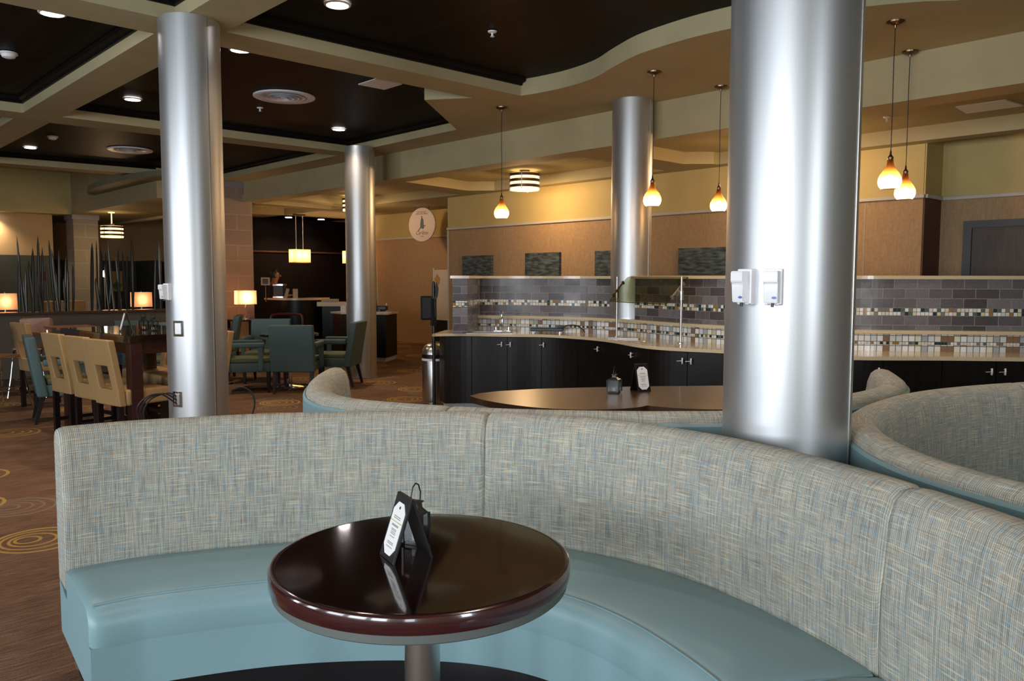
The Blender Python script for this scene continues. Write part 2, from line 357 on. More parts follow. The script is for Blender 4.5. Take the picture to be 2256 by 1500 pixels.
def spline(P, n=10):
    P = [Vector((p[0], p[1], p[2] if len(p) > 2 else 0)) for p in P]; P = [P[0]*2-P[1]]+P+[P[-1]*2-P[-2]]; o = []
    for i in range(1, len(P)-2):
        a, b, c, d = P[i-1:i+3]
        for k in range(n):
            t = k/n; o.append(.5*(2*b+(c-a)*t+(2*a-5*b+4*c-d)*t*t+(3*b-a-3*c+d)*t**3))
    o.append(P[-2]); return o
class Path:                                                           # a plan curve sampled by arc length
    def __init__(s, P, n=14):
        s.p = spline(P, n); s.s = [0]
        for a, b in zip(s.p, s.p[1:]): s.s.append(s.s[-1]+(b-a).length)
        s.len = s.s[-1]
    def at(s, d):
        d = min(max(d, 0), s.len)
        for i in range(len(s.p)-1):
            if s.s[i+1] >= d: break
        f = (d-s.s[i])/max(1e-9, s.s[i+1]-s.s[i]); return s.p[i].lerp(s.p[i+1], f)
    def normal(s, d, h=.04):
        t = (s.at(min(d+h, s.len))-s.at(max(d-h, 0))).normalized(); return Vector((t.y, -t.x, 0))   # right of travel
    def off(s, d, o): return s.at(d)+s.normal(d)*o
def sweep(bm, path, d0, d1, prof, step=.04, uvs=1, ends=0, es=.03, cap=True):
    """profile [(offset to the right, z)...] closed, carried along the path; UV in metres"""
    uvl = bm.loops.layers.uv.verify(); n = max(2, int((d1-d0)/step)); ds = [d0+(d1-d0)*i/n for i in range(n+1)]
    if ends: ds = sorted(set(ds+[d0+ends*.15, d0+ends*.4, d0+ends*.7, d0+ends, d1-ends, d1-ends*.7, d1-ends*.4, d1-ends*.15]))
    cx = sum(p[0] for p in prof)/len(prof); cz = sum(p[1] for p in prof)/len(prof); rings = []
    for d in ds:
        k = 0
        if ends:
            q = min(d-d0, d1-d); 
            if q < ends: k = es*(1-math.sqrt(max(0, 1-(1-q/ends)**2)))
        base = path.at(d); nn = path.normal(d); R = []
        for o, z in prof:
            dx, dz = o-cx, z-cz; L = math.hypot(dx, dz) or 1; f = max(.2, 1-k/L)
            R.append(bm.verts.new((base+nn*(cx+dx*f)).to_tuple()[:2]+(cz+dz*f,)))
        rings.append(R)
    pl = [0]
    for i in range(len(prof)): a, b = prof[i], prof[(i+1) % len(prof)]; pl.append(pl[-1]+math.hypot(a[0]-b[0], a[1]-b[1]))
    m = len(prof)
    for i in range(len(ds)-1):
        for j in range(m):
            f = bm.faces.new((rings[i][j], rings[i+1][j], rings[i+1][(j+1) % m], rings[i][(j+1) % m]))
            for lp, u in zip(f.loops, ((ds[i], pl[j]), (ds[i+1], pl[j]), (ds[i+1], pl[j+1]), (ds[i], pl[j+1]))): lp[uvl].uv = u
    if cap:
        for R in (rings[0], rings[-1]):
            f = bm.faces.new(R)
            for lp, p in zip(f.loops, prof): lp[uvl].uv = p
    return bm
def Sweep(*a, **k): return sweep(B(), *a, **k)
def RZ(a, loc=(0, 0, 0)): return Matrix.Translation(loc) @ Matrix.Rotation(a, 4, 'Z')

# ------------------------------------------------------------------ the setting
struct('floor', Box(-5.6, 14, -4.2, 30, -.1, 0), 'carpet')
ZS, ZR, ZD, ZL, ZC = 3.45, 3.554, 3.62, 3.05, 3.21
struct('ceiling', Box(-5.6, 7.76, -4.2, 16.4, ZD, ZD+.1), 'planks')
struct('ceiling', Box(7.76, 14, -4.2, 30, ZC, ZC+.1), 'paint')
struct('ceiling', Box(-5.6, 7.4, 16.4, 30, 4.0, 4.1), 'paint')
struct('trim_1', Box(2.455, 2.852, -4.2, 16.0, ZS, ZD), 'paint')
struct('trim_2', Prism([(2.852, 6.36), (5.79, 6.36), (5.79, 6.795), (2.852, 6.795)], ZS, ZD), 'paint')
struct('trim_3', Box(-5.6, 2.455, 6.355, 6.80, ZS, ZD), 'paint')
struct('trim_4', Prism([(-5.6, 11.10), (2.455, 11.08), (2.455, 11.56), (-5.6, 11.56)], ZS, ZD), 'paint')
struct('trim_5', Prism([(2.852, 11.03), (6.87, 11.02), (6.9, 11.42), (2.852, 11.56)], ZS, ZD), 'paint')
struct('trim_6', Prism([(-5.6, 16.6), (3.2, 16.15), (6.9, 15.85), (7.4, 15.85), (7.4, 16.3), (3.2, 16.6), (-5.6, 17.0)], ZS, ZD), 'paint')
curve = [(6.097, 6.36), (6.143, 6.116), (6.158, 5.74), (6.083, 5.321), (5.902, 4.932), (5.737, 4.524), (5.669, 4.117), (5.656, 3.75), (5.70, 3.35), (5.80, 2.95), (5.93, 2.6), (6.10, 2.3), (6.30, 2.05), (6.5, 1.6), (6.55, .8), (6.3, -.3), (6.0, -1.5), (6.0, -4.2)]
cs = [(p.x, p.y) for p in spline(curve, 5)]
struct('trim_7', Prism([(7.4, -4.2), (7.4, 15.85), (6.9, 15.85), (6.9, 11.42), (6.87, 11.02), (6.853, 8.36), (5.474, 7.234), (5.79, 6.795), (5.79, 6.36)]+cs, ZS, ZD), 'paint')
struct('trim_8', Box(7.4, 7.76, -4.2, 15.85, ZL, ZD), 'paint')
k = .07                                                                # black cornice round each coffer, above the cream rim
def cornice(n, a, b, inward):
    a, b = Vector((*a, 0)), Vector((*b, 0)); q = Vector((*inward, 0)); bm = B(); t = (b-a)
    prof = [(0, ZR), (.022, ZR), (.03, ZR+.022), (k, ZR+.034), (k+.01, ZD), (0, ZD)]
    lo = [bm.verts.new((a+q*o).to_tuple()[:2]+(z,)) for o, z in prof]; hi = [bm.verts.new((b+q*o).to_tuple()[:2]+(z,)) for o, z in prof]
    bm.faces.new(lo); bm.faces.new(hi[::-1])
    for i in range(6): bm.faces.new((lo[i], lo[(i+1) % 6], hi[(i+1) % 6], hi[i]))
    struct('trim_%d' % n, bm, 'darktrim')
for i, (a, b, q) in enumerate([((2.852, -4.2), (2.852, 6.36), (1, 0)), ((2.852, 6.36), (6.097, 6.36), (0, -1)), ((2.852, 6.795), (2.852, 11.03), (1, 0)), ((2.852, 6.795), (5.79, 6.795), (0, 1)),
    ((2.852, 11.03), (6.87, 11.02), (0, -1)), ((6.853, 8.36), (6.87, 11.02), (-1, 0)), ((5.474, 7.234), (6.853, 8.36), (-.63, .77)), ((2.455, -4.2), (2.455, 6.355), (-1, 0)), ((-5.6, 6.355), (2.455, 6.355), (0, -1)),
    ((2.455, 6.80), (2.455, 11.08), (-1, 0)), ((-5.6, 6.80), (2.455, 6.80), (0, 1)), ((-5.6, 11.10), (2.455, 11.08), (0, -1)), ((2.852, 11.56), (2.852, 16.15), (1, 0)), ((2.852, 11.56), (6.9, 11.42), (0, 1)), ((6.9, 11.42), (6.9, 15.85), (-1, 0)), ((2.852, 16.17), (6.9, 15.85), (0, -1)), ((2.455, 11.56), (2.455, 16.2), (-1, 0)), ((-5.6, 16.6), (2.455, 16.22), (0, -1))]): cornice(10+i, a, b, q)
# lower, warmer ceiling behind the fascia: cream ribs between shallow coffers
rb = [[(9.62, -4.2), (9.85, -4.2), (9.85, 12.3), (11.6, 12.3), (11.6, 19.6), (9.62, 19.6)], [(7.76, 6.48), (9.24, 6.48), (9.53, 6.19), (9.62, 6.19), (9.62, 7.05), (7.76, 7.05)],
      [(7.76, 10.76), (9.307, 11.05), (9.62, 10.7), (9.62, 11.6), (9.45, 11.66), (7.76, 11.2)], [(7.76, 14.6), (9.3, 15.0), (9.62, 14.7), (9.62, 15.5), (7.76, 15.1)],
      [(7.4, 15.85), (9.62, 16.2), (9.62, 16.6), (7.4, 16.3)], [(7.4, 19.0), (9.62, 18.4), (9.62, 19.6), (7.4, 19.6)], [(7.76, 2.0), (9.62, 1.4), (9.62, .8), (7.76, .8)]]
for i, p in enumerate(rb): struct('trim_%d' % (30+i), Prism(p, ZL, ZC), 'paint')
struct('trim_38', Box(9.62, 13, 18.5, 19.6, ZL, ZC), 'paint')
# wall behind the counter: wallcovering below the rail, cream paint above
def wall(name, x0, x1, y0, y1, z1=ZC, lower='wallpaper', upper='paint2', zr=2.44, z0=0):
    struct(name, Box(x0, x1, y0, y1, z0, zr), lower); struct(name, Box(x0, x1, y0, y1, zr, z1), upper)
wall('wall_right', 9.85, 10.0, 3.605, 12.3); struct('trim_40', Box(9.815, 9.85, 3.585, 12.3, 2.435, 2.475, bev=.006), 'rail')
struct('trim_41', Box(9.846, 9.851, 4.262, 4.268, 1.0, 2.43), 'rail'); struct('trim_46', Box(9.84, 9.86, 12.27, 12.305, 0, 2.43), 'rail')
struct('wall_right_return', Box(9.8505, 10.36, 3.585, 3.60, 0, 2.44), noisy(mat('brown_paint', rough=.7), (.10, .045, .028), (.115, .052, .032))); struct('wall_right_return', Box(9.8505, 10.36, 3.585, 3.60, 2.44, ZC), 'paint2')
wall('wall_right_recess', 10.36, 10.5, -4.2, 3.7); struct('trim_42', Box(10.325, 10.36, -4.2, 3.58, 2.435, 2.475, bev=.006), 'rail')
struct('trim_43', Box(9.85, 10.36, 3.555, 3.58, 2.435, 2.475), 'rail')
wall('wall_hall', 11.35, 11.5, 12.3, 17.1, lower='wallpaper'); struct('trim_44', Box(11.315, 11.35, 12.3, 17.1, 2.435, 2.475), 'rail')
struct('wall_hall_return', Box(10.0, 11.5, 12.15, 12.3, 0, ZC), 'paint2')
struct('wall_far', Box(7.7, 14, 19.6, 19.8, 0, ZC), wood('dark_wood_panelling', (.0025, .0010, .0012), (.005, .0018, .002), .5, 0, (2, 2, .4), 2, .15))
struct('trim_45', Box(7.7, 14, 19.57, 19.6, 2.175, 2.215), 'capwood')
struct('wall_left', Box(-5.6, 5.40, 22.0, 22.2, 0, 2.04), 'greenpaint'); struct('wall_left', Box(-5.6, 5.40, 22.0, 22.2, 2.04, 3.02), 'paint3'); struct('trim_52', Box(-5.6, 5.9, 21.7, 25, 3.02, 3.08), 'paint')
struct('wall_far_left', Box(3, 14, 25, 25.2, 0, 2.0), 'greenpaint'); struct('wall_far_left', Box(3, 14, 25, 25.2, 2.0, 4.0), 'paint3')
struct('wall_far_left', Box(8.3, 8.5, 23.5, 25, 0, 2.0), 'greenpaint')
struct('trim_47', Box(5.70, 5.9, 15.9, 21.5, ZL-.03, 4.0), 'paint'); struct('trim_48', Box(-5.6, 5.9, 21.5, 21.7, ZL-.03, 4.0), 'paint2'); struct('trim_49', Box(5.9, 7.6, 16.3, 25, ZL-.03, ZL+.03), 'paint')
struct('trim_50', Box(7.4, 7.6, 16.3, 25, 2.96, 4.0), 'paint')
ov = [(5.69-.55*math.sin(t)*.5, 17.2-2.6*math.cos(t), ) for t in [PI*i/16 for i in range(17)]]
struct('trim_51', Prism([(5.72, 14.9)]+[(5.70-.5*math.sin(PI*i/16), 17.2-2.45*math.cos(PI*i/16)) for i in range(17)], 3.34, 3.44), noisy(mat('grey_soffit', rough=.7), (.20, .19, .12), (.22, .21, .13)))
# window walls behind the camera
def winwall(name, axis, c, openings, lo, hi):
    bm = B(); e = [lo]; 
    for p, s in sorted(openings): e += [p-s/2-.02, p+s/2+.02]
    e.append(hi)
    def bx(a, b, z0, z1):
        if axis == 'y': box(bm, a, b, c-.1, c, z0, z1)
        else: box(bm, c-.1, c, a, b, z0, z1)
    for i in range(0, len(e), 2): bx(e[i], e[i+1], 0, 4.1)
    for i in range(1, len(e)-1, 2): bx(e[i], e[i+1], 0, .86); bx(e[i], e[i+1], 3.04, 4.1)
    struct(name, bm, 'paint')
winwall('wall_back', 'y', -4.0, WIN_SIDE, -5.6, 14); winwall('wall_front', 'x', -5.5, WIN_FRONT, -4.2, 30)
struct('wall_right_end', Box(13.9, 14, -4.2, 30, 0, 4.1), 'paint2'); struct('wall_end', Box(-5.6, 14, 29.9, 30, 0, 4.1), 'paint3')
# door in the recess
t = thing('door_1', None, None, (0, 0, 0)); t['kind'] = 'structure'
b = B(); box(b, 10.30, 10.36, 3.225, 3.315, 0, 2.18); box(b, 10.30, 10.36, 2.2, 3.225, 2.10, 2.18); box(b, 10.30, 10.36, 2.2, 2.29, 0, 2.18); tag(finish('door_frame', b, 'doorframe', t), kind='structure')
tag(finish('door_leaf', Box(10.325, 10.35, 2.29, 3.225, .01, 2.10), 'doorleaf', t), kind='structure')

# ------------------------------------------------------------------ columns
def column(x, y, r, z0, z1, seam_ang, label, gap=True):
    t = thing('round_column', label, 'column', (x, y, z0), 0, 'satin metal columns')
    finish('shaft', Lathe([(r, 0), (r, z1-z0-.012), (r-.006, z1-z0-.012), (r-.006, z1-z0)], 96), 'alu', t, smooth=True)
    b = B(); box(b, r-.006, r+.0025, -.005, .005, .01, z1-z0-.014, R=Matrix.Rotation(seam_ang, 4, 'Z')); finish('seam', b, 'steel', t)
    if z0 == 0: finish('base_ring', Lathe([(r+.004, 0), (r+.004, .02), (r, .022)], 64), 'grey', t, smooth=True)
    return t
def seam(x, y, frac):                                                  # angle of a seam at a fraction across the side seen from the seats
    a = math.atan2(-y, -x); return a+math.asin(2*frac-1)
P4 = (2.792, 1.48, .228)
column(2.534, 6.30, .2225, 0, ZS, seam(2.534, 6.3, .775), 'satin metal column at the end of the bar table, with a dispenser and outlet')
column(6.731, 10.50, .2225, 0, ZS, seam(6.7, 10.5, .79), 'farthest satin metal column, right of the teal armchairs, whose foot shows on the carpet')
column(7.152, 5.686, .2225, 0, ZS, seam(7.1, 5.7, .93), 'satin metal column rising behind the glass sneeze guard on the counter')
column(P4[0], P4[1], P4[2], 0, ZS, seam(2.792, 1.48, .97), 'widest and nearest satin metal column, between the three booths, carrying two white dispensers')
def block_pillar(x0, x1, y0, y1, h, label, m_='block'):
    t = thing('block_pillar', label, 'pillar', ((x0+x1)/2, (y0+y1)/2, 0)); w_, d_ = (x1-x0)/2, (y1-y0)/2
    finish('shaft', Box(-w_, w_, -d_, d_, 0, h-.12), m_, t); finish('cap', Box(-w_-.03, w_+.03, -d_-.03, d_+.03, h-.12, h, bev=.01), 'grey', t)
block_pillar(6.95, 7.60, 15.9, 16.5, ZS, 'tan concrete block pillar behind the lit table lamp and teal armchairs')
block_pillar(5.70, 6.25, 21.4, 22.0, ZL-.03, 'grey concrete block pillar rising behind the metal reeds at the far left', 'block2')

# ------------------------------------------------------------------ ceiling fixtures
first = None
def downlight(x, y, z, label):
    global first
    if first is None:
        t = thing('downlight', label, 'ceiling light', (x, y, z), 0, 'round recessed downlights')
        finish('glowing_lens', Lathe([(0, -.004), (.085, -.004), (.085, .004), (0, .004)], 32), 'can', t)
        finish('trim_ring', Lathe([(.085, -.002), (.085, -.010), (.10, -.008), (.104, 0)], 32, closed_ends=False), 'vent', t, smooth=True); first = t
    else:
        t = copy_tree(first); t.location = (x, y, z); t['label'] = label
    d = bpy.data.lights.new('down_spot', 'SPOT'); d.energy = 90; d.color = (1, .74, .50); d.spot_size = math.radians(125); d.spot_blend = .9; d.shadow_soft_size = .08
    o = bpy.data.objects.new('down_spot', d); COL.objects.link(o); o.location = (x, y, z-.02)
Zc = ZD-.006
for x, y, z, l in [(1.87, 7.37, Zc, 'downlight in the far upper left corner of the ceiling'), (3.42, 5.62, Zc, 'downlight at the top of the view, left of the single sprinkler'), (3.42, 7.33, Zc, 'downlight just right of the top of the column by the bar table'),
    (3.41, 10.2, Zc, 'downlight left of the column by the bar table, in the middle coffer'), (6.2, 10.2, Zc, 'downlight above the farthest column, in the coffer corner'), (3.43, 15.1, Zc, 'small downlight left of the farther round air diffuser'),
    (4.12, 21.85, 3.01, 'tiny downlight at the left edge above the block pillar room')]: downlight(x, y, z, l)
for i, (x, y, l) in enumerate([(10.0, 18.9, 'small downlight left of the front desk pendants'), (10.95, 18.95, 'small downlight right of the front desk pendants')]): downlight(x, y, ZL-.01, l)
def sprinkler(x, y, z, l):
    t = thing('sprinkler', l, 'sprinkler', (x, y, z), 0, 'ceiling sprinklers')
    finish('escutcheon', Lathe([(0, 0), (.04, 0), (.036, -.010), (.014, -.014)], 20), 'vent', t, smooth=True); finish('head', Lathe([(.010, -.012), (.010, -.04), (.018, -.043), (.018, -.047), (0, -.047)], 12), 'vent', t)
sprinkler(4.74, 5.30, Zc, 'white sprinkler on the dark ceiling at the top centre'); sprinkler(4.72, 9.6, Zc, 'white sprinkler below the near round diffuser')
sprinkler(8.81, 3.62, ZC, 'white sprinkler in the lit recess behind the twin pendants'); sprinkler(8.71, 7.76, ZC, 'white sprinkler in the recess right of the drum light')
def smoke(x, y, l, s=1):
    t = thing('smoke_detector', l, 'smoke detector', (x, y, Zc)); finish('base', Lathe([(0, 0), (.075*s, 0), (.078*s, -.02)], 28), 'vent', t, smooth=True)
    finish('sensor_cap', Lathe([(.065*s, -.02), (.055*s, -.045), (.03*s, -.055), (0, -.055)], 28), 'white', t, smooth=True)
smoke(1.88, 8.93, 'white smoke detector at the upper left edge'); smoke(3.40, 13.65, 'white smoke detector left of the first column, above the far diffuser')
def diffuser(x, y, l):
    t = thing('air_diffuser', l, 'air diffuser', (x, y, Zc), 0, 'round ceiling air diffusers')
    finish('outer_ring', Lathe([(.235, 0), (.35, 0), (.35, -.014), (.33, -.022), (.25, -.006)], 48), 'vent', t, smooth=True)
    for i, r in enumerate((.24, .18, .12, .06)): finish('cone', Lathe([(r, -.012-.006*i), (max(r-.05, 0), .002), (max(r-.055, 0), -.002), (r-.004, -.018-.006*i)], 40, closed_ends=False), 'vent', t, smooth=True)
diffuser(4.64, 8.82, 'nearer round white air diffuser on the dark ceiling'); diffuser(4.68, 14.2, 'farther round white air diffuser, left of the column')
tag(finish('ceiling_grille', Prism([(4.93, 7.36), (5.27, 7.36), (5.27, 7.70), (4.93, 7.70)], Zc-.012, Zc), 'vent'), 'square white grille on the dark ceiling beside the soffit point', 'grille')
tag(finish('ceiling_panel', Prism([(8.77, 2.50), (9.18, 2.46), (9.18, 2.97), (8.77, 2.94)], ZC-.012, ZC), 'vent'), 'flat white panel on the recess ceiling above the door', 'access panel')
tag(finish('ceiling_grille', Prism([(8.2, 10.1), (8.5, 10.1), (8.5, 10.35), (8.2, 10.35)], ZC-.012, ZC), 'vent'), 'small pale grille in the recess left of the drum light', 'grille')
def drum(x, y, ztop, r, l, w=22, hang=.0):
    w = w*1.7
    t = thing('drum_light', l, 'ceiling light', (x, y, ztop), 0, 'banded drum ceiling lights')
    finish('diffuser', Lathe([(0, -.315), (r-.01, -.315), (r-.01, -.05), (0, -.05)], 48), 'tube', t)
    for i in range(3): finish('band', Lathe([(r, -.10-.088*i), (r+.006, -.10-.088*i), (r+.006, -.055-.088*i), (r, -.055-.088*i)], 48, closed_ends=False), 'brushedbronze', t, smooth=True)
    finish('canopy', Lathe([(0, 0), (.08, 0), (.08, -.05), (0, -.05)], 24), 'bronze', t)
    if hang: finish('rod', Lathe([(.012, -.01), (.012, hang), (.07, hang), (.07, hang+.02), (0, hang+.02)], 16), 'tube', t)
    for k_ in range(4): b_ = B(); box(b_, r-.002, r+.009, -.006, .006, -.32, -.05, R=Matrix.Rotation(k_*PI/2+.6, 4, 'Z')); finish('strap', b_, 'steel', t)
    point_light('drum_glow', (x, y, ztop-.025), w*.35, WARM, .05); point_light('drum_glow', (x, y, ztop-.36), w, WARM, .12)
drum(8.996, 9.29, ZC, .235, 'bronze banded drum light hanging over the sink end of the counter', 26)
drum(9.22, 14.62, ZC, .235, 'bronze banded drum light half hidden behind the farthest column', 20)
drum(6.16, 20.08, 2.75, .25, 'banded drum light glowing behind the metal reeds at the far left', 14, hang=.25)
drum(8.9, 4.95, ZC, .2, 'banded drum light hidden behind the nearest column, only its glow showing', 22)
def pendant(x, y, l, zb=2.195):
    t = thing('pendant_light', l, 'pendant light', (x, y, zb), 0, 'amber teardrop pendants')
    s = bpy.data.objects.new('tmp', None)
    finish('glass_shade', Lathe([(.060, 0), (.078, .022), (.086, .052), (.083, .082), (.068, .115), (.046, .145), (.029, .175), (.023, .20), (.022, .222)], 32, closed_ends=False), 'amber', t, smooth=True)
    finish('bulb', Lathe([(0, .035), (.018, .04), (.026, .06), (.022, .085), (.010, .105), (0, .106)], 16), 'bulb', t, smooth=True)
    finish('socket', Lathe([(.012, .105), (.012, .225), (.020, .225), (.022, .24), (.008, .26), (.006, .29)], 16), 'bronze', t, smooth=True)
    finish('cord', Tube([(0, 0, .28), (0.002, 0, .6), (0, .002, .9), (0, 0, ZS-zb-.02)], .0035, 6), 'cord', t)
    finish('ceiling_canopy', Lathe([(0, ZS-zb), (.066, ZS-zb), (.064, ZS-zb-.012), (.045, ZS-zb-.022), (.012, ZS-zb-.03), (.008, ZS-zb-.05)], 28), 'bronze', t, smooth=True)
    point_light('pendant_bulb', (x, y, zb+.03), 5.5, (1, .70, .40), .025)
for a in [(6.338, 6.926, 'amber glass pendant left of the column with the sneeze guard, over the counter'), (6.309, 4.767, 'amber glass pendant in front of the counter column, right of it'), (7.265, 4.65, 'amber glass pendant touching the left edge of the nearest column'),
          (6.42, 2.60, 'larger amber glass pendant of the two right of the nearest column'), (7.34, 2.84, 'smaller, lower amber glass pendant of the two right of the nearest column')]: pendant(*a)

# ------------------------------------------------------------------ booths
def booth(ridge, cuts, label, seat=True, shift=0, shell='vinyl'):
    """ridge runs so that the seating lies to the left of travel (negative offset)"""
    p = Path(ridge); p = Path([p.off(p.len*i/40, shift) for i in range(41)], 3) if shift else p; t = thing('booth_sofa', label, 'booth sofa', (0, 0, 0))
    cd = [p.len*c for c in cuts]
    for a, b_ in zip(cd, cd[1:]):
        back = [(-.078, .36), (-.088, .50), (-.090, .66), (-.082, .80), (-.070, .88), (-.052, .93), (-.024, .952), (.012, .957), (.045, .95), (.068, .932), (.078, .90), (.078, .36)]
        finish('backrest', Sweep(p, a+.001, b_-.001, back, .035, ends=.035, es=.016), 'fabric', t, smooth=True)
        if seat:
            cu = [(-.08, .33), (-.08, .450), (-.18, .466), (-.34, .471), (-.48, .464), (-.530, .450), (-.556, .425), (-.564, .39), (-.562, .34), (-.559, .325), (-.5, .322)]
            finish('seat_cushion', Sweep(p, a+.001, b_-.001, cu, .035, ends=.06, es=.022), 'vinyl', t, smooth=True)
    if seat: finish('seat_base', Sweep(p, cd[0]+.002, cd[-1]-.002, [(-.555, .17), (-.558, .33), (-.05, .345), (.07, .37), (.07, .17)], .05), 'vinyl', t, smooth=True)
    if seat: finish('front_piping', Sweep(p, cd[0]+.03, cd[-1]-.02, [(-.515+.0035*math.cos(a_), .4565+.0035*math.sin(a_)) for a_ in [PI*k_/3 for k_ in range(6)]], .04), 'vinyl', t, smooth=True)
    finish('outer_panel', Sweep(p, cd[0]+.004, cd[-1]-.004, [(.07, .17), (.07, .905), (.078, .916), (.088, .905), (.090, .6), (.090, .17)], .04), shell, t, smooth=True)
    finish('plinth', Sweep(p, cd[0]+.05, cd[-1]-.05, [(-.50, 0), (-.50, .17), (.05, .17), (.05, 0)], .06), 'black', t)
    for a in cd[1:-1]:
        if seat: finish('seam_piping', Tube([p.off(a, o)+Vector((0, 0, z)) for o, z in [(-.10, .450), (-.3, .462), (-.5, .452), (-.55, .41), (-.552, .36)]], .004, 6), 'vinyl', t, smooth=True)
    return t
r1 = [(.79, 3.30), (1.07, 3.25), (1.52, 3.05), (1.90, 2.78), (2.20, 2.47), (2.39, 2.13), (2.47, 1.78), (2.46, 1.45), (2.38, 1.12), (2.25, .80), (2.03, .42), (1.68, .08), (1.2, -.15)]
# travel from left end clockwise: seating is to the right, so flip by reversing
booth(r1[::-1], [0, .298, .658, 1], 'nearest curved booth, tweed back and teal seat, around the small round table', shift=-.04)
r2 = [(2.62, 4.36), (2.36, 4.06), (2.13, 3.72), (2.0, 3.44), (1.97, 3.2), (2.03, 2.98), (2.14, 2.74), (2.30, 2.47), (2.52, 2.2), (2.76, 1.96), (3.02, 1.77), (3.35, 1.69), (3.70, 1.69), (4.0, 1.68), (4.3, 1.71), (4.62, 1.82), (5.04, 2.06)]
booth(r2, [0, .36, .69, 1], 'middle curved booth, teal outside, around the brown table with the lantern')
r3 = [(5.9, -.1), (5.85, .35), (5.6, .78), (5.25, 1.08), (4.85, 1.28), (4.44, 1.42), (4.08, 1.48), (3.7, 1.47), (3.33, 1.41), (3.07, 1.30), (2.79, 1.10), (2.62, .92), (2.52, .75), (2.455, .60), (2.39, .43), (2.36, .15)]
booth(r3, [0, .36, .675, 1], 'rightmost curved booth, cut by the right edge, showing its tweed inner back')

# ------------------------------------------------------------------ foreground table and what stands on it
t = thing('pedestal_table', 'round dark glossy table with a steel pedestal in front of the nearest booth', 'table', (1.311, 1.757, 0))
finish('table_top', Lathe([(0, .7385), (.385, .7385), (.392, .740), (.396, .7395)], 96), 'table', t, smooth=True)
finish('edge_band', Lathe([(.30, .692), (.402, .692), (.407, .695), (.408, .700), (.408, .732), (.405, .7375), (.396, .7395), (.385, .7385), (.385, .70)], 96, closed_ends=False), 'edge', t, smooth=True)
finish('under_plate', Lathe([(.05, .668), (.396, .668), (.400, .672), (.400, .692), (.05, .692)], 72), 'underplate', t, smooth=True)
finish('pedestal', Lathe([(.049, .02), (.049, .665), (.12, .665), (.12, .668)], 40), 'steel', t, smooth=True)
finish('base_plate', Lathe([(0, 0), (.25, 0), (.25, .008), (.06, .025), (.05, .04)], 48), 'steel', t, smooth=True)
def table_tent(loc, rz, l, w=.10, h=.185, lean=.052, group='black table tents with a white card'):
    """A-frame: two black boards hinged at the top, the white card on the board facing local -y"""
    t = thing('table_tent', l, 'table sign', loc, rz, group); ang = math.atan2(lean, h)
    for s in (-1, 1):
        Rm = Matrix.Translation((0, s*lean, 0)) @ Matrix.Rotation(s*ang, 4, 'X')
        finish('board', Box(-w/2, w/2, -.0035, .0035, 0, math.hypot(h, lean), bev=.001, R=Rm), 'black', t)
    Rm = Matrix.Translation((0, -lean, 0)) @ Matrix.Rotation(-ang, 4, 'X')
    c = .022; W, H = w*.40, math.hypot(h, lean); z0, z1 = .014, H-.022
    pts = [(-W+c, z0), (W-c, z0), (W, z0+c), (W, z1-c), (W-c, z1), (-W+c, z1), (-W, z1-c), (-W, z0+c)]
    b = B(); lo = [b.verts.new(Rm @ Vector((x, -.0035, z))) for x, z in pts]; hi = [b.verts.new(Rm @ Vector((x, -.0052, z))) for x, z in pts]
    b.faces.new(lo); b.faces.new(hi)
    for i in range(8): b.faces.new((lo[i], lo[(i+1) % 8], hi[(i+1) % 8], hi[i]))
    card = finish('card', b, 'offwhite', t)
    def bars(name, rows, m):
        b = B()
        for x0, x1, za, zb in rows: box(b, x0, x1, -.0058, -.0052, za, zb, R=Rm)
        finish(name, b, m, card)
    Hh = z1-z0; zz = lambda f: z0+Hh*f
    bars('rule', [(-W*.98, W*.98, zz(.625), zz(.637))], 'lime')
    bars('printed_lines', [(-W*.55, W*.55, zz(f), zz(f)+.0022) for f in (.72, .685, .56, .54)]+[(-W*.4, W*.4, zz(f), zz(f)+.0018) for f in (.48, .455, .42, .39, .34)]+[(-W*.5, W*.5, zz(f), zz(f)+.002) for f in (.23, .20, .14)], 'ink')
    b = B(); g = lathe(b, [(0, 0), (.0042, 0), (.0042, .0006), (0, .0006)], 14)
    for v in b.verts: v.co = Rm @ Vector((v.co.x, -.0052-v.co.z, v.co.y+zz(.90)))
    finish('printed_dot', b, 'black', card); return t
table_tent((1.277, 1.782, .7395), math.radians(-104), 'black table tent with a white card, standing on the nearest glossy round table', lean=.056, h=.170)
def lantern(loc, l, s=1):
    t = thing('candle_lantern', l, 'lantern', loc, .4, 'small black candle lanterns')
    finish('base', Box(-.030*s, .030*s, -.030*s, .030*s, 0, .010, bev=.002), 'black', t)
    finish('glass_panes', Box(-.034*s, .034*s, -.034*s, .034*s, .012, .085), 'clear', t)
    b = B()
    for x in (-1, 1):
        for y in (-1, 1): box(b, x*.034*s-.003, x*.034*s+.003, y*.034*s-.003, y*.034*s+.003, .008, .088)
    finish('corner_posts', b, 'black', t)
    b = B(); r1_ = [(.044*s, .086), (.044*s, .090), (.020, .104), (.018, .118), (.024, .120), (.024, .124), (0, .126)]; lathe(b, r1_, 4)
    for v in b.verts: v.co = Matrix.Rotation(PI/4, 4, 'Z') @ v.co
    finish('roof', b, 'black', t)
    finish('handle', Tube([(-.024, 0, .122), (-.026, 0, .145), (-.016, 0, .168), (0, 0, .176), (.016, 0, .168), (.026, 0, .145), (.024, 0, .122)], .0022, 6), 'black', t, smooth=True)
    finish('candle', Lathe([(0, .012), (.012, .012), (.012, .034), (0, .034)], 18), 'offwhite', t)
    return t
lantern((1.362, 1.852, .7395), 'small black lantern half hidden behind the table tent on the nearest round table', .8)
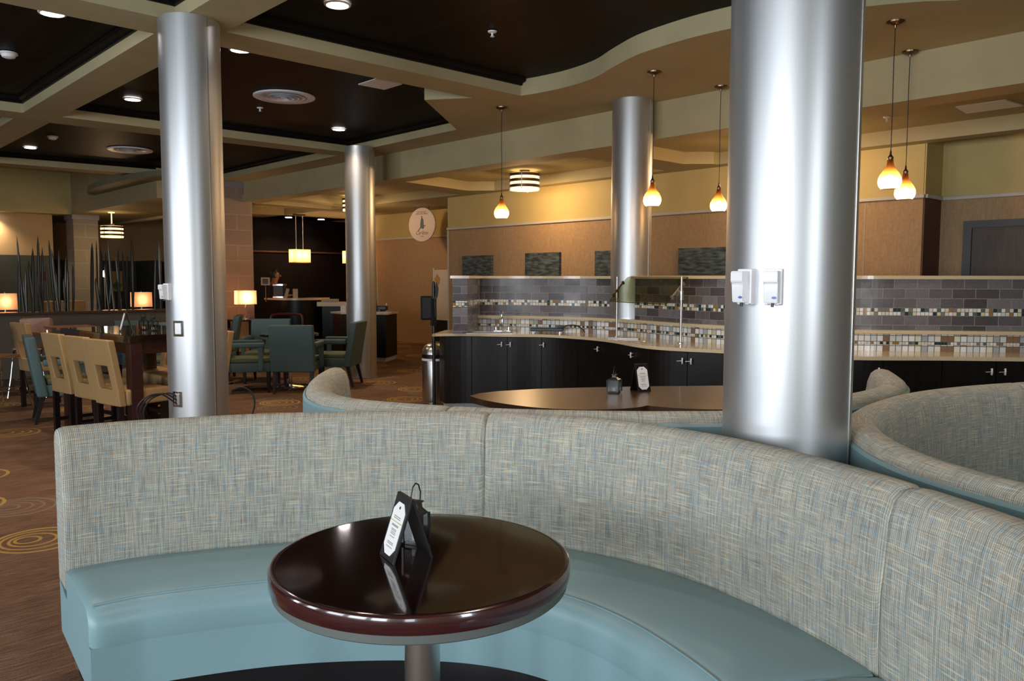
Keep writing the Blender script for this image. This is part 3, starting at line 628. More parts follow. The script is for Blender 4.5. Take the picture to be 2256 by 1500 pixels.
# middle booth's table: two joined lobes
t = thing('lobed_table', 'brown satin table with a notched front edge, inside the middle booth', 'table', (4.3, 3.5, 0))
lob = [(3.38, 4.00), (3.34, 3.86), (3.32, 3.68), (3.34, 3.46), (3.40, 3.28), (3.52, 3.11), (3.67, 3.01), (3.82, 2.965), (3.91, 2.97)]
lob2 = [(3.94, 2.83), (4.02, 2.68), (4.14, 2.56), (4.32, 2.44), (4.55, 2.38), (4.8, 2.42), (5.02, 2.56), (5.14, 2.8), (5.12, 3.05)]
top = [(p.x-4.3, p.y-3.5) for p in spline(lob, 4)]+[(p.x-4.3, p.y-3.5) for p in spline(lob2, 4)]+[(5.04-4.3, 3.18-3.5), (4.55-4.3, 3.56-3.5), (4.25-4.3, 3.76-3.5), (3.95-4.3, 3.94-3.5), (3.67-4.3, 4.04-3.5), (3.50-4.3, 4.05-3.5)]
finish('table_top', Prism(top, .70, .74), 'tablesatin', t)
for x, y in ((-.6, .15), (.38, -.62)): finish('pedestal', Lathe([(.04, .02), (.04, .70)], 28, c=(x, y)), 'steel', t, smooth=True); finish('base_plate', Lathe([(0, 0), (.2, 0), (.2, .01), (.05, .03)], 36, c=(x, y)), 'steel', t, smooth=True)
table_tent((4.40, 3.40, .74), math.radians(-22), 'black table tent with a white card, beside the lantern on the brown notched table')
lantern((4.195, 3.46, .74), 'small black lantern standing left of the table tent on the brown notched table', 1.15)

# ------------------------------------------------------------------ dispensers and outlets on the columns
def dispenser(cx, cy, r, ang, z, l, w=.085, grille=True):
    t = thing('soap_dispenser', l, 'dispenser', (cx+r*math.cos(ang), cy+r*math.sin(ang), z), ang-PI/2, 'white dispensers on the columns')   # local +y points away from the column
    finish('backplate', Box(-w/2, w/2, -.012, .022, 0, .125, bev=.004), 'white', t)
    b = B(); W = w*.40
    prof = [(.02, .008), (.052, .008), (.055, .012), (.056, .072), (.066, .082), (.066, .112), (.062, .117), (.02, .117)]
    lo = [b.verts.new((-W, y, z_)) for y, z_ in prof]; hi = [b.verts.new((W, y, z_)) for y, z_ in prof]; b.faces.new(lo); b.faces.new(hi)
    for i in range(len(prof)): b.faces.new((lo[i], lo[(i+1) % len(prof)], hi[(i+1) % len(prof)], hi[i]))
    bmesh.ops.bevel(b, geom=list(b.edges), offset=.002, segments=2, affect='EDGES'); cv = finish('cover', b, 'white', t, smooth=True)
    b = B(); lathe(b, [(0, 0), (1, 0), (1, .0008), (0, .0008)], 24)
    for v in b.verts: v.co = Vector((-.012+v.co.x*.0085, .0555+v.co.z, .026+v.co.y*.0045))
    finish('oval_logo', b, 'blue', cv)
    if grille: b = B(); [box(b, W-.001, W+.0012, .034, .050, .085+.006*i, .088+.006*i) for i in range(4)]; finish('side_vent', b, 'ink', cv)
    finish('nozzle', Tube([(-.003, .036, .012), (-.003, .038, -.006)], .005, 10), 'black', t)
    b = B(); [box(b, -.03+.013*i, -.022+.013*i, .0205, .0235, .0015, .0045) for i in range(4) if i != 1]; finish('small_print', b, 'ink', t); return t
a1 = math.atan2(1.507-1.48, 2.515-2.792)
dispenser(2.792, 1.48, .228, math.atan2(.035, -.2235), 1.412, 'white dispenser with a side vent, left of the pair on the nearest column', .062)
dispenser(2.792, 1.48, .228, math.atan2(-.062, -.218), 1.412, 'white dispenser with a blue oval, right of the pair on the nearest column', .060, False)
dispenser(2.534, 6.30, .2225, math.radians(186), 1.335, 'white dispenser seen side-on at the left edge of the column by the bar table', .08)
def outlet(cx, cy, r, ang, z, l, h=.12):
    t = thing('outlet_plate', l, 'outlet', (cx+r*math.cos(ang), cy+r*math.sin(ang), z), ang-PI/2)
    p = finish('plate', Box(-.042, .042, -.004, .006, 0, h, bev=.002), 'chrome', t); finish('cover_flap', Box(-.026, .026, .006, .012, .016, h-.016, bev=.003), 'steel', t); return t
outlet(2.534, 6.30, .2225, math.radians(212), 1.06, 'shiny metal outlet plate on the column by the bar table')
outlet(2.534, 6.30, .2225, math.radians(205), .52, 'low metal outlet with cords, at the foot of the column by the bar table')
b = B()
for k_ in range(3): tube(b, spline([(2.33, 6.20, .60-.03*k_), (2.27-.03*k_, 6.24, .63), (2.16-.03*k_, 6.30, .58), (2.12-.02*k_, 6.33, .45), (2.2, 6.3, .25-.05*k_), (2.28, 6.2, .02)], 6), .006, 8)
tag(finish('power_cord', b, 'cord', smooth=True), 'looping black power cords plugged into the low outlet on the column', 'power cord')
b = B(); tube(b, spline([(2.74, 6.14, .62), (2.80, 6.12, .64), (2.86, 6.08, .60), (2.88, 6.06, .5), (2.84, 6.1, .3), (2.8, 6.12, .01)], 6), .007, 8)
tag(finish('power_cord', b, 'cord', smooth=True), 'black cord curling from the right side of the column by the bar table', 'power cord')

# ------------------------------------------------------------------ serving counter
FR = Path([(5.49, 7.14), (5.56, 7.13), (5.72, 7.04), (5.87, 6.9), (6.1, 6.55), (6.35, 6.23), (6.41, 5.75), (6.32, 5.27), (6.04, 4.69), (5.99, 4.32), (6.12, 3.83), (6.22, 3.3), (6.39, 2.81), (6.86, 2.34), (7.28, 1.86), (7.8, 1.2), (8.1, .5)], 12)
LD = Path([(6.22, 7.30), (6.42, 6.98), (6.64, 6.60), (6.80, 6.15), (6.86, 5.72), (6.80, 5.28), (6.66, 4.72), (6.60, 4.2), (6.67, 3.6), (6.88, 3.05), (7.30, 2.5), (7.72, 1.98), (8.3, 1.25), (8.7, .4)], 12)
fp = [(p.x, p.y) for p in FR.p[::3]]; lp = [((LD.off(d, -.25)).x, (LD.off(d, -.25)).y) for d in [LD.len*i/40 for i in range(41)]]
wt = B(); prism(wt, fp+[(8.9, .5), ]+lp[::-1]+[(6.35, 7.62), (6.0, 7.55)], .86, .89)
tag(finish('worktop', wt, 'stone'), 'cream stone worktop with a wavy front edge on the serving counter', 'countertop')
# base cabinets: units of curved doors under the wavy worktop
units = [([.16, .45, .86, 1.24], [None, .80, .90], 'cabinet unit under the sink at the left end of the counter'), ([1.24, 1.71, 2.37], [1.27, 2.02], 'cabinet unit below the warming tray, left of the table tent'), ([2.37, 3.06, 3.46], [2.73, 3.42], 'cabinet unit under the glass sneeze guard'),
         ([3.46, 3.82, 4.35], [3.50, None], 'cabinet unit left of the nearest column, mostly hidden by it'), ([4.35, 5.09, 5.56], [5.05, None], 'cabinet unit right of the nearest column, above the end of the middle booth'), ([5.56, 5.97, 6.7, 7.4], [5.93, 6.03, None], 'rightmost cabinet unit behind the right booth')]
for cuts, hs, l in units:
    a, e = cuts[0], cuts[-1]; c = FR.at((a+e)/2); t = thing('base_cabinet', l, 'cabinet', (c.x, c.y, 0), 0, 'dark cabinets of the serving counter'); T = Matrix.Translation((-c.x, -c.y, 0))
    def put(name, bm, m, par, **k_):
        for v in bm.verts: v.co = T @ v.co
        return finish(name, bm, m, par, **k_)
    put('body', Sweep(FR, a, e, [(.07, .09), (.07, .86), (.42, .86), (.42, .09)] if FR.normal(2).x > 0 else [(-.07, .09), (-.07, .86), (-.42, .86), (-.42, .09)], .08), 'cab', t)
    put('toe_kick', Sweep(FR, a, e, [(s_*.10, 0), (s_*.10, .09), (s_*.14, .09), (s_*.14, 0)] if (s_ := (1 if FR.normal(2).x > 0 else -1)) else None, .1), 'toe' if a < .2 else 'black', t)
    for i, (d0, d1) in enumerate(zip(cuts, cuts[1:])):
        dr = put('door', Sweep(FR, d0+.003, d1-.003, [(s_*.03, .095), (s_*.03, .852), (s_*.055, .852), (s_*.055, .095)], .05), 'cab', t)
        hd = hs[i]
        if hd is not None:
            q = FR.off(hd, s_*.03); nn = FR.normal(hd)*-s_; tt = Vector((nn.y, -nn.x, 0)); b = B(); zc = .775
            for sg in (-1, 1): tube(b, [q+Vector((0, 0, zc+sg*.016)), q+nn*.022+Vector((0, 0, zc+sg*.012))], .004, 8)
            tube(b, [q+nn*.022+Vector((0, 0, zc-.026)), q+nn*.026+Vector((0, 0, zc)), q+nn*.022+Vector((0, 0, zc+.026))], .0085, 8); tube(b, [q+nn*.024+Vector((0, 0, zc)), q+nn*.028+tt*.05+Vector((0, 0, zc-.004))], .0035, 6)
            for v in b.verts: v.co = T @ v.co
            finish('handle', b, 'handle', dr, smooth=True)
# backsplash: mosaic, ledge, tiled low wall with a cap
sg = 1 if LD.normal(2).x > 0 else -1
def O(pr): return [(sg*o, z) for o, z in pr]
t = thing('tiled_backsplash', 'curved low wall behind the counter, grey tile with mosaic bands, cream cap', 'tiled low wall', (0, 0, 0)); E0, E1 = .0, LD.len
def band(name, o0, o1, z0, z1, m, step=.05): return finish(name, Sweep(LD, E0, E1, O([(o0, z0), (o0, z1), (o1, z1), (o1, z0)]), step), m, t)
band('mosaic_lower_rows', .05, .15, .885, .946, 'mosaic'); band('mosaic_small_row', .05, .15, .946, .972, 'mosaic_s'); band('mosaic_upper_row', .05, .15, .972, 1.035, 'mosaic')
band('tile_courses_lower', .17, .33, 1.023, 1.19, 'slate'); band('mosaic_band', .169, .331, 1.19, 1.255, 'mosaic_b'); band('tile_courses_upper', .17, .33, 1.255, 1.505, 'slate')
finish('ledge', Sweep(LD, E0, E1, O([(0, 1.04), (0, 1.07), (.2, 1.07), (.2, 1.04)]), .05), 'stone', t); finish('cap', Sweep(LD, E0-.0, E1, O([(.13, 1.505), (.13, 1.535), (.36, 1.535), (.36, 1.505)]), .05), 'stone', t)
t = thing('end_wall', 'grey tiled end of the low wall at the left tip of the counter', 'tiled low wall', (0, 0, 0))
EW = [(5.68, 7.01), (5.81, 6.91), (6.36, 7.33), (6.24, 7.46)]
def uvbox(poly, z0, z1):
    b = B(); uvl = b.loops.layers.uv.verify(); n = len(poly); lo = [b.verts.new((x, y, z0)) for x, y in poly]; hi = [b.verts.new((x, y, z1)) for x, y in poly]; u = 0
    b.faces.new(lo); b.faces.new(hi)
    for i in range(n):
        j = (i+1) % n; L = math.hypot(poly[i][0]-poly[j][0], poly[i][1]-poly[j][1]); f = b.faces.new((lo[i], lo[j], hi[j], hi[i]))
        for lpp, uv in zip(f.loops, ((u, z0), (u+L, z0), (u+L, z1), (u, z1))): lpp[uvl].uv = uv
        u += L
    return b
finish('tile_lower', uvbox(EW, .89, 1.19), 'slate', t); finish('mosaic_band', uvbox(EW, 1.19, 1.255), 'mosaic_b', t); finish('tile_upper', uvbox(EW, 1.255, 1.505), 'slate', t)
finish('cap', Prism([(5.66, 7.03), (5.81, 6.88), (6.40, 7.31), (6.24, 7.50)], 1.505, 1.535), 'stone', t)
# canvases on the wall
for y0, y1, z0, z1, l in [(10.98, 11.80, 1.545, 1.93, 'leftmost dark canvas on the tan wall'), (9.29, 10.10, 1.55, 1.945, 'second dark canvas from the left, above the middle of the counter'), (7.7, 8.51, 1.55, 1.945, 'dark canvas half hidden by the left side of the counter column'), (6.1, 6.92, 1.57, 1.945, 'dark blue-grey canvas between the counter column and the nearest column')]:
    tag(finish('wall_canvas', Box(9.79, 9.849, y0, y1, z0, z1, bev=.004), 'art'), l, 'canvas', 'dark canvases above the counter')
# sneeze guard
t = thing('sneeze_guard', 'tilted glass sneeze guard held by two steel posts on the counter', 'sneeze guard', (0, 0, 0))
A_, B_ = Vector((6.65, 5.465, 0)), Vector((6.46, 4.52, 0))
for P_ in (A_, B_):
    po = finish('post', Lathe([(.011, .89), (.011, 1.525), (0, 1.53)], 16, c=(P_.x, P_.y)), 'steel', t, smooth=True)
    finish('flange', Lathe([(.03, .89), (.03, .896), (.012, .90)], 20, c=(P_.x, P_.y)), 'steel', po, smooth=True)
    finish('clamp', Lathe([(.016, 1.30), (.021, 1.302), (.021, 1.385), (.016, 1.388)], 20, c=(P_.x, P_.y)), 'steel', po, smooth=True)

gc = [Vector((6.83, 5.47, 1.528)), Vector((6.63, 4.56, 1.527)), Vector((6.23, 4.53, 1.266)), Vector((6.40, 5.37, 1.272))]
nrm = (gc[1]-gc[0]).cross(gc[2]-gc[1]).normalized(); b = B()
def rnd(P, r=.03):
    o = []
    for i, p in enumerate(P):
        a_, c_ = (P[i-1]-p).normalized(), (P[(i+1) % len(P)]-p).normalized(); o += [p+a_*r, p+(a_+c_)*r*.3, p+c_*r]
    return o
g4 = rnd(gc); lo = [b.verts.new(p) for p in g4]; hi = [b.verts.new(p+nrm*.006) for p in g4]; b.faces.new(lo); b.faces.new(hi)
for i in range(len(g4)): b.faces.new((lo[i], lo[(i+1) % len(g4)], hi[(i+1) % len(g4)], hi[i]))
finish('glass_pane', b, 'glass', t)
b = B(); tube(b, [gc[1]+(gc[2]-gc[1])*.03, gc[1]+(gc[2]-gc[1])*.97], .0045, 6); finish('pane_edge', b, 'black', t); b = B(); tube(b, [gc[3]+(gc[2]-gc[3])*.03, gc[3]+(gc[2]-gc[3])*.97], .0028, 6); finish('pane_edge', b, 'black', t)
for P_, e0, e1 in ((A_, gc[0], gc[3]), (B_, gc[1], gc[2])):
    b = B(); q0, q1 = e0.lerp(e1, .25), e0.lerp(e1, .75); tube(b, [q0, q1], .009, 8); tube(b, [e0.lerp(e1, .5), Vector((P_.x, P_.y, 1.35))], .008, 8)
    for q in (q0, q1): tube(b, [q-nrm*.012, q+nrm*.018], .014, 12)
    finish('bracket', b, 'bronze' if P_ is A_ else 'steel', t, smooth=True)
# sink, tap, warming tray on the worktop
sk = thing('sink', 'steel drop-in sink at the left end of the worktop, under the tap', 'sink', (6.16, 6.92, .89), math.radians(-44))
b = B(); box(b, -.26, .26, -.02, .0, .0, .004); box(b, -.26, .26, -.26, -.24, 0, .004); box(b, -.26, -.24, -.24, -.02, 0, .004); box(b, .24, .26, -.24, -.02, 0, .004); finish('rim', b, 'steel', sk); finish('bowl', Box(-.24, .24, -.24, -.02, 0, .0015), 'grey', sk)
tp = thing('tap', 'chrome gooseneck tap with two lever handles behind the sink', 'tap', (6.30, 6.87, .89), math.radians(-47))
finish('deck_plate', Box(-.10, .10, -.028, .028, 0, .022, bev=.008, seg=3), 'chrome', tp, smooth=True)
finish('spout', Tube(spline([(0, 0, .02), (0, 0, .10), (0, 0, .19), (0, -.02, .235), (0, -.06, .245), (0, -.085, .22), (0, -.09, .18)], 5), .012, 12), 'chrome', tp, smooth=True)
for sx in (-1, 1): b = B(); lathe(b, [(.016, .02), (.014, .055), (0, .058)], 14, c=(sx*.075, 0)); tube(b, [(sx*.075, 0, .05), (sx*.10, -.01, .078)], .005, 8); finish('lever', b, 'chrome', tp, smooth=True)
gr = thing('warming_tray', 'black electric tray on short feet with its cord, right of the sink', 'warming tray', (6.58, 6.42, .89), math.radians(-52))
b = B(); box(b, -.185, .185, -.10, .10, .022, .062, bev=.008); finish('body', b, 'black', gr); finish('glass_top', Box(-.17, .12, -.085, .085, .062, .064), 'screen', gr)
for x in (-.15, .15): b = B(); [lathe(b, [(.012, 0), (.012, .022)], 12, c=(x, y)) for y in (-.08, .08)]; finish('foot', b, 'steel', gr)
finish('control_box', Box(.12, .20, -.06, .06, .055, .085, bev=.01), 'black', gr, smooth=True)
finish('cord', Tube(spline([(.19, 0, .075), (.26, .0, .09), (.33, .0, .085), (.40, -.02, .05), (.43, -.03, .008)], 6), .006, 8), 'cord', gr, smooth=True)
tag(finish('tray_insert', Box(-.17, .17, -.03, .03, 0, .012, bev=.004, R=RZ(math.radians(-72), (6.50, 5.25, .89))), 'steel'), 'low steel strip on the worktop under the sneeze guard', 'tray rim')
bt = thing('sugar_dish', 'small shiny dish on the worktop left of the right post of the sneeze guard', 'dish', (6.20, 4.75, .89)); finish('bowl', Lathe([(.018, 0), (.028, .014), (.026, .018), (.012, .006)], 20), 'chrome', bt, smooth=True)
# bin, kiosk screen, banner
bn = thing('trash_can', 'round steel trash can with a domed lid at the left end of the counter', 'trash can', (6.10, 7.90, 0))
finish('body', Lathe([(.142, 0), (.145, .02), (.145, .50), (.142, .51)], 48), 'steel', bn, smooth=True); finish('white_liner_rim', Lathe([(.148, .50), (.148, .528), (.142, .53)], 48), 'vent', bn, smooth=True)
finish('black_collar', Lathe([(.147, .528), (.147, .575), (.143, .58)], 48), 'black', bn, smooth=True); finish('domed_lid', Lathe([(.145, .578), (.140, .63), (.112, .68), (.065, .705), (0, .712)], 48), 'steel', bn, smooth=True)
ks = thing('kiosk_stand', 'black screen on a slim black pole, seen edge-on beside the trash can', 'kiosk', (5.83, 7.55, 0), math.radians(-18))
finish('base', Lathe([(0, 0), (.19, 0), (.19, .012), (.03, .02)], 32), 'black', ks, smooth=True); finish('pole', Lathe([(.020, .015), (.020, 1.40), (.017, 1.46), (0, 1.475)], 16), 'black', ks, smooth=True)
sc_ = finish('screen', Box(-.165, -.035, -.02, .012, 1.02, 1.30, bev=.006, R=Matrix.Rotation(math.radians(8), 4, 'Z')), 'black', ks); finish('display', Box(-.158, -.045, -.0215, -.0195, 1.04, 1.285, R=Matrix.Rotation(math.radians(8), 4, 'Z')), 'screen', sc_)
b = B(); box(b, -.035, .03, -.02, .02, .95, 1.27, bev=.006); tube(b, [(.01, -.02, 1.29), (.012, -.03, 1.05)], .006, 6); finish('mount', b, 'black', ks)
bnr = thing('roll_up_banner', 'narrow white banner with a gold and blue picture against the tan hall wall', 'banner', (11.2, 14.28, 0), PI/2)
finish('foot', Box(-.30, .22, -.06, .06, 0, .08, bev=.01), 'grey', bnr); finish('pole', Tube([(.205, .01, .08), (.205, .01, 1.74)], .012, 8), 'vent', bnr)
pn = finish('printed_panel', Box(-.3, .19, -.003, .003, .58, 1.70), 'banner', bnr)
def disc(name, pts, y0, y1, m, par):
    b = B(); lo = [b.verts.new((x, y0, z)) for x, z in pts]; hi = [b.verts.new((x, y1, z)) for x, z in pts]; b.faces.new(lo); b.faces.new(hi); n = len(pts)
    for i in range(n): b.faces.new((lo[i], lo[(i+1) % n], hi[(i+1) % n], hi[i]))
    return finish(name, b, m, par)
def ell(cx, cz, rx, rz, n=24, w=0): return [(cx+rx*(1+w*math.sin(5*a))*math.cos(a), cz+rz*(1+w*math.cos(4*a))*math.sin(a)) for a in [2*PI*i/n for i in range(n)]]
for s_y in (1, -1):
    disc('gold_print', ell(.08, 1.47, .10, .12, w=.15), s_y*.003, s_y*.0042, 'gold', pn); disc('blue_print', ell(.11, 1.24, .07, .17, w=.1), s_y*.003, s_y*.0046, 'bluejean', pn)
finish('dark_lower_panel', Box(-.3, .19, -.004, .004, .1, .58), 'black', bnr)
# oval hanging sign
hs = thing('hanging_oval_sign', 'oval pale sign with a leaping figure, hung in front of the hall wall', 'sign', (10.6, 14.11, 2.30), math.radians(-82))
sf = disc('oval_board', ell(0, .36, .40, .36, 40), -.012, .012, 'sign', hs)
for x in (-.2, .2): finish('cord', Tube([(x, 0, .66), (x, 0, .75)], .005, 6), 'redwood', hs)
for fy in (-1,):
    fig = [(-.12, .23), (-.05, .31), (-.045, .40), (-.03, .46), (-.015, .50), (.0, .52), (.02, .50), (.05, .46), (.055, .38), (.06, .345), (.11, .345), (.115, .33), (.06, .32), (.07, .29), (.03, .265), (-.02, .29), (-.06, .27), (-.10, .215)]
    disc('leaping_figure', fig, -.0135, -.012, 'signteal', sf); disc('figure_head', ell(-.005, .525, .018, .02, 12), -.0135, -.012, 'signink', sf)
def text(body, size, loc, m, par, shear=0, sx=1):
    c = bpy.data.curves.new('text', 'FONT'); c.body = body; c.size = size; c.align_x = 'CENTER'; c.extrude = .0006; c.shear = shear
    o = bpy.data.objects.new('text', c); COL.objects.link(o); dg = bpy.context.evaluated_depsgraph_get(); me = bpy.data.meshes.new_from_object(o.evaluated_get(dg)); bpy.data.objects.remove(o)
    me.materials.clear(); me.materials.append(M[m]); q = bpy.data.objects.new('lettering', me); COL.objects.link(q); q.parent = par; q.location = loc; q.rotation_euler = (PI/2, 0, 0); q.scale = (sx, 1, 1); return q
text('Caribou', .115, (0, -.013, .15), 'signink', sf, .25); text('COFFEE', .03, (0, -.013, .10), 'signink', sf)
text('WE PROUDLY', .045, (0, -.013, .615), 'signink', sf); text('SERVE AND BREW', .045, (0, -.013, .575), 'signink', sf)

# ------------------------------------------------------------------ teal armchairs
def armchair(x, y, rz, l, green=False, group='teal armchairs'):
    """local +y is the way the sitter faces"""
    m_ = 'tealfab'; t = thing('armchair', l, 'armchair', (x, y, 0), rz, group)
    b = B(); vs = box(b, -.285, .285, -.30, -.20, .28, .90, bev=.02, seg=3)
    for v in b.verts: v.co.y -= .10*max(0, (v.co.z-.45))/.45
    finish('backrest', b, m_, t, smooth=True)
    finish('seat', Box(-.255, .255, -.24, .30, .28, .40, bev=.015), m_, t, smooth=True); finish('seat_cushion', Box(-.235, .235, -.21, .30, .40, .46, bev=.02, seg=3), 'warmcastfab', t, smooth=True)
    for s in (-1, 1):
        b = B(); box(b, s*.275-.035, s*.275+.035, -.24, .22, .60, .665, bev=.02, seg=3); finish('armrest', b, m_, t, smooth=True)
        finish('arm_post', Box(s*.275-.028, s*.275+.028, .14, .20, .30, .61, bev=.008), m_, t)
        for yy, dy in ((-.25, -.07), (.26, .0)):
            b = B(); vv = box(b, s*.24-.024, s*.24+.024, yy-.024, yy+.024, 0, .285)
            for v in vv:
                if v.co.z < .1: v.co.x = s*.24+(v.co.x-s*.24)*.6; v.co.y = yy+dy+(v.co.y-yy)*.6
            finish('leg', b, 'legwood', t)
    return t
def D(a): return math.radians(a)
armchair(5.29, 9.81, D(-42), 'teal armchair seen from behind, nearest of the group around the pedestal table')
armchair(4.78, 10.22, D(-118), 'teal armchair in profile facing right, just right of the first column')
armchair(5.42, 11.0, D(140), 'teal armchair facing the camera, partly hidden by the one seen from behind')
armchair(5.98, 10.02, D(42), 'teal armchair in profile facing left, in front of the farthest column')
armchair(5.0, 12.0, D(-150), 'green-lit armchair with a dark back behind the profile chair, beside the block pillar')
armchair(5.5, 12.9, D(60), 'armchair farthest back near the block pillar, its moss green top edge showing')
armchair(2.42, 9.50, D(-100), 'teal armchair behind the cream bar stools, at the left')
armchair(3.98, 11.85, D(175), 'pale green armchair beyond the bar table, left of its table tent'); armchair(3.97, 11.02, D(160), 'pale green armchair beyond the bar table, touching the column')
def ped_table(x, y, z, r, l, m_='table'):
    t = thing('dining_table', l, 'table', (x, y, 0), 0, 'round dining tables'); finish('table_top', Lathe([(0, z), (r-.01, z), (r, z-.008), (r, z-.03), (0, z-.03)], 48), m_, t, smooth=True)
    finish('pedestal', Lathe([(.03, .02), (.03, z-.03)], 20), 'chrome', t, smooth=True); finish('base_plate', Lathe([(0, 0), (.27, 0), (.27, .008), (.05, .03)], 40), 'chrome', t, smooth=True)
ped_table(5.42, 10.28, .74, .40, 'round dark table with a chrome foot among the teal armchairs'); ped_table(4.72, 11.2, .74, .30, 'dark table edge peeking out right of the first column')
tl = thing('tea_light_cup', 'small round white cup on the table behind the teal armchair seen from behind', 'cup', (5.36, 10.24, .74)); finish('cup', Lathe([(.02, 0), (.045, .02), (.05, .05), (.035, .075), (0, .08)], 20), 'white', tl, smooth=True)

# ------------------------------------------------------------------ bar table and stools
A48 = math.radians(4.8)
bt = thing('bar_table', 'tall dark wooden bar table with thick square legs, left of the first column', 'bar table', (2.28, 7.08, 0), A48)   # local x along the short side, y along the long
finish('table_top', Box(0, .88, 0, 1.56, .955, 1.02, bev=.004), 'table', bt)
for x in (.005, .775):
    for y in (.005, 1.455): finish('leg', Box(x, x+.10, y, y+.10, 0, .955, bev=.003), 'redwood', bt)
b = B(); box(b, .10, .78, .03, .06, .86, .955); box(b, .10, .78, 1.5, 1.53, .86, .955); box(b, .03, .06, .1, 1.46, .86, .955); box(b, .82, .85, .1, 1.46, .86, .955); finish('apron', b, 'redwood', bt)
finish('footrail', Box(.03, .85, .74, .80, .14, .20), 'redwood', bt)
def stool(x, y, rz, l, proto=[None]):
    """bar-height side chair, local +y faces the table"""
    if proto[0] is None:
        t = thing('bar_stool', l, 'bar stool', (x, y, 0), rz, 'cream bar stools'); W = .20
        b = B()
        def pc(x0, x1, z0, z1): return box(b, x0, x1, -.25, -.165, z0, z1)
        bm2 = bmesh.new(); xs, zs = [-W, -.105, .105, W], [.43, .57, .77, .99]; vv = {}
        for yi, yy in enumerate((-.235, -.175)):
            for i, xx in enumerate(xs):
                for j, z_ in enumerate(zs): vv[i, j, yi] = bm2.verts.new((xx, yy, z_))
        for i in range(3):
            for j in range(3):
                if (i, j) == (1, 1): continue
                bm2.faces.new([vv[i, j, 0], vv[i+1, j, 0], vv[i+1, j+1, 0], vv[i, j+1, 0]]); bm2.faces.new([vv[i, j, 1], vv[i, j+1, 1], vv[i+1, j+1, 1], vv[i+1, j, 1]])
        ed = lambda a, c: bm2.faces.new([vv[(*a, 0)], vv[(*a, 1)], vv[(*c, 1)], vv[(*c, 0)]])
        for i in range(3): ed((i, 0), (i+1, 0)); ed((i+1, 3), (i, 3)); ed((0, i+1), (0, i)); ed((3, i), (3, i+1))
        ed((1, 1), (1, 2)); ed((1, 2), (2, 2)); ed((2, 2), (2, 1)); ed((2, 1), (1, 1)); b.free()
        bmesh.ops.recalc_face_normals(bm2, faces=bm2.faces)
        bmesh.ops.bevel(bm2, geom=[e for e in bm2.edges if e.calc_face_angle(0) > .5], offset=.011, segments=3, profile=.6, affect='EDGES')
        for v in bm2.verts: v.co.y -= .09*max(0, v.co.z-.5)/.5
        finish('backrest', bm2, 'creamvinyl', t, smooth=True)
        finish('seat', Box(-W, W, -.176, .21, .43, .565, bev=.022, seg=3), 'creamvinyl', t, smooth=True)
        for sx in (-1, 1):
            for yy in (-.215, .17): finish('leg', Box(sx*.172-.022, sx*.172+.022, yy-.022, yy+.022, 0, .435), 'legwood', t)
        finish('footrest', Box(-.16, .16, .16, .18, .18, .22), 'legwood', t)
        for sx in (-1, 1): finish('side_stretcher', Box(sx*.172-.01, sx*.172+.01, -.2, .16, .15, .18), 'legwood', t)
        proto[0] = t; return t
    t = copy_tree(proto[0]); t.location = (x, y, 0); t.rotation_euler.z = rz; t['label'] = l; return t
stool(2.38, 7.32, -PI/2+A48+.10, 'cream bar stool nearest the camera, on the left side of the bar table')
stool(2.35, 7.84, -PI/2+A48+.08, 'middle cream bar stool of three along the left side of the bar table')
stool(2.30, 8.38, -PI/2+A48+.05, 'cream bar stool farthest of the three on the left side of the bar table')
for i, (y, l) in enumerate([(7.62, 'cream bar stool across the bar table, nearest the column'), (8.08, 'cream bar stool across the bar table, in the middle'), (8.56, 'cream bar stool across the bar table, farthest')]): stool(3.07-.04*i, y+.12, PI/2+A48, l)
stool(2.50, 10.60, D(-80), 'cream bar stool beyond the teal armchair, its rounded back rising at the left')
table_tent((2.46, 7.72, 1.02), D(-100), 'black table tent with a white card on the bar table', lean=.05)
lantern((2.66, 7.62, 1.02), 'small black lantern right of the table tent on the bar table', .9)
lantern((2.64, 7.80, 1.02), 'second small black lantern behind the first one on the bar table', .8)
def metal_stool(x, y, rz, l):
    t = thing('metal_stool', l, 'bar stool', (x, y, 0), rz, 'plywood and chrome stools')
    b = B(); pr = [(-.19, -.16), (-.19, .12), (-.16, .17), (.16, .17), (.19, .12), (.19, -.16), (.15, -.19), (-.15, -.19)]; prism(b, pr, .60, .618); finish('seat', b, 'plywood', t)
    bk = [(-.19, .82), (-.20, .90), (-.19, .965), (-.16, .985), (.16, .985), (.19, .965), (.20, .90), (.19, .82), (.14, .77), (.06, .755), (-.06, .755), (-.14, .77)]
    b = B(); f = [b.verts.new((x_, -.19-.04*(1-(x_/.2)**2), z_)) for x_, z_ in bk]; g = [b.verts.new((x_, -.205-.04*(1-(x_/.2)**2), z_)) for x_, z_ in bk]; b.faces.new(f); b.faces.new(g)
    for i in range(len(bk)): b.faces.new((f[i], f[(i+1) % len(bk)], g[(i+1) % len(bk)], g[i]))
    finish('backrest', b, 'plywood', t)
    for sx in (-1, 1):
        finish('leg', Tube(spline([(sx*.12, -.22, .84), (sx*.13, -.20, .66), (sx*.14, -.17, .59), (sx*.17, -.20, .3), (sx*.21, -.24, 0)], 4), .011, 8), 'chrome', t, smooth=True)
        finish('leg', Tube(spline([(sx*.12, -.10, .595), (sx*.15, .12, .59), (sx*.165, .17, .50), (sx*.19, .20, .25), (sx*.22, .24, 0)], 4), .011, 8), 'chrome', t, smooth=True)
    finish('footring', Tube([(.20*math.cos(a), .20*math.sin(a), .22) for a in [2*PI*i/24 for i in range(25)]], .008, 8), 'chrome', t, smooth=True)
metal_stool(2.03, 10.78, D(-60), 'stool with a bent plywood back and chrome legs at the left edge'); metal_stool(2.58, 11.7, D(150), 'second plywood and chrome stool, behind the one at the left edge')
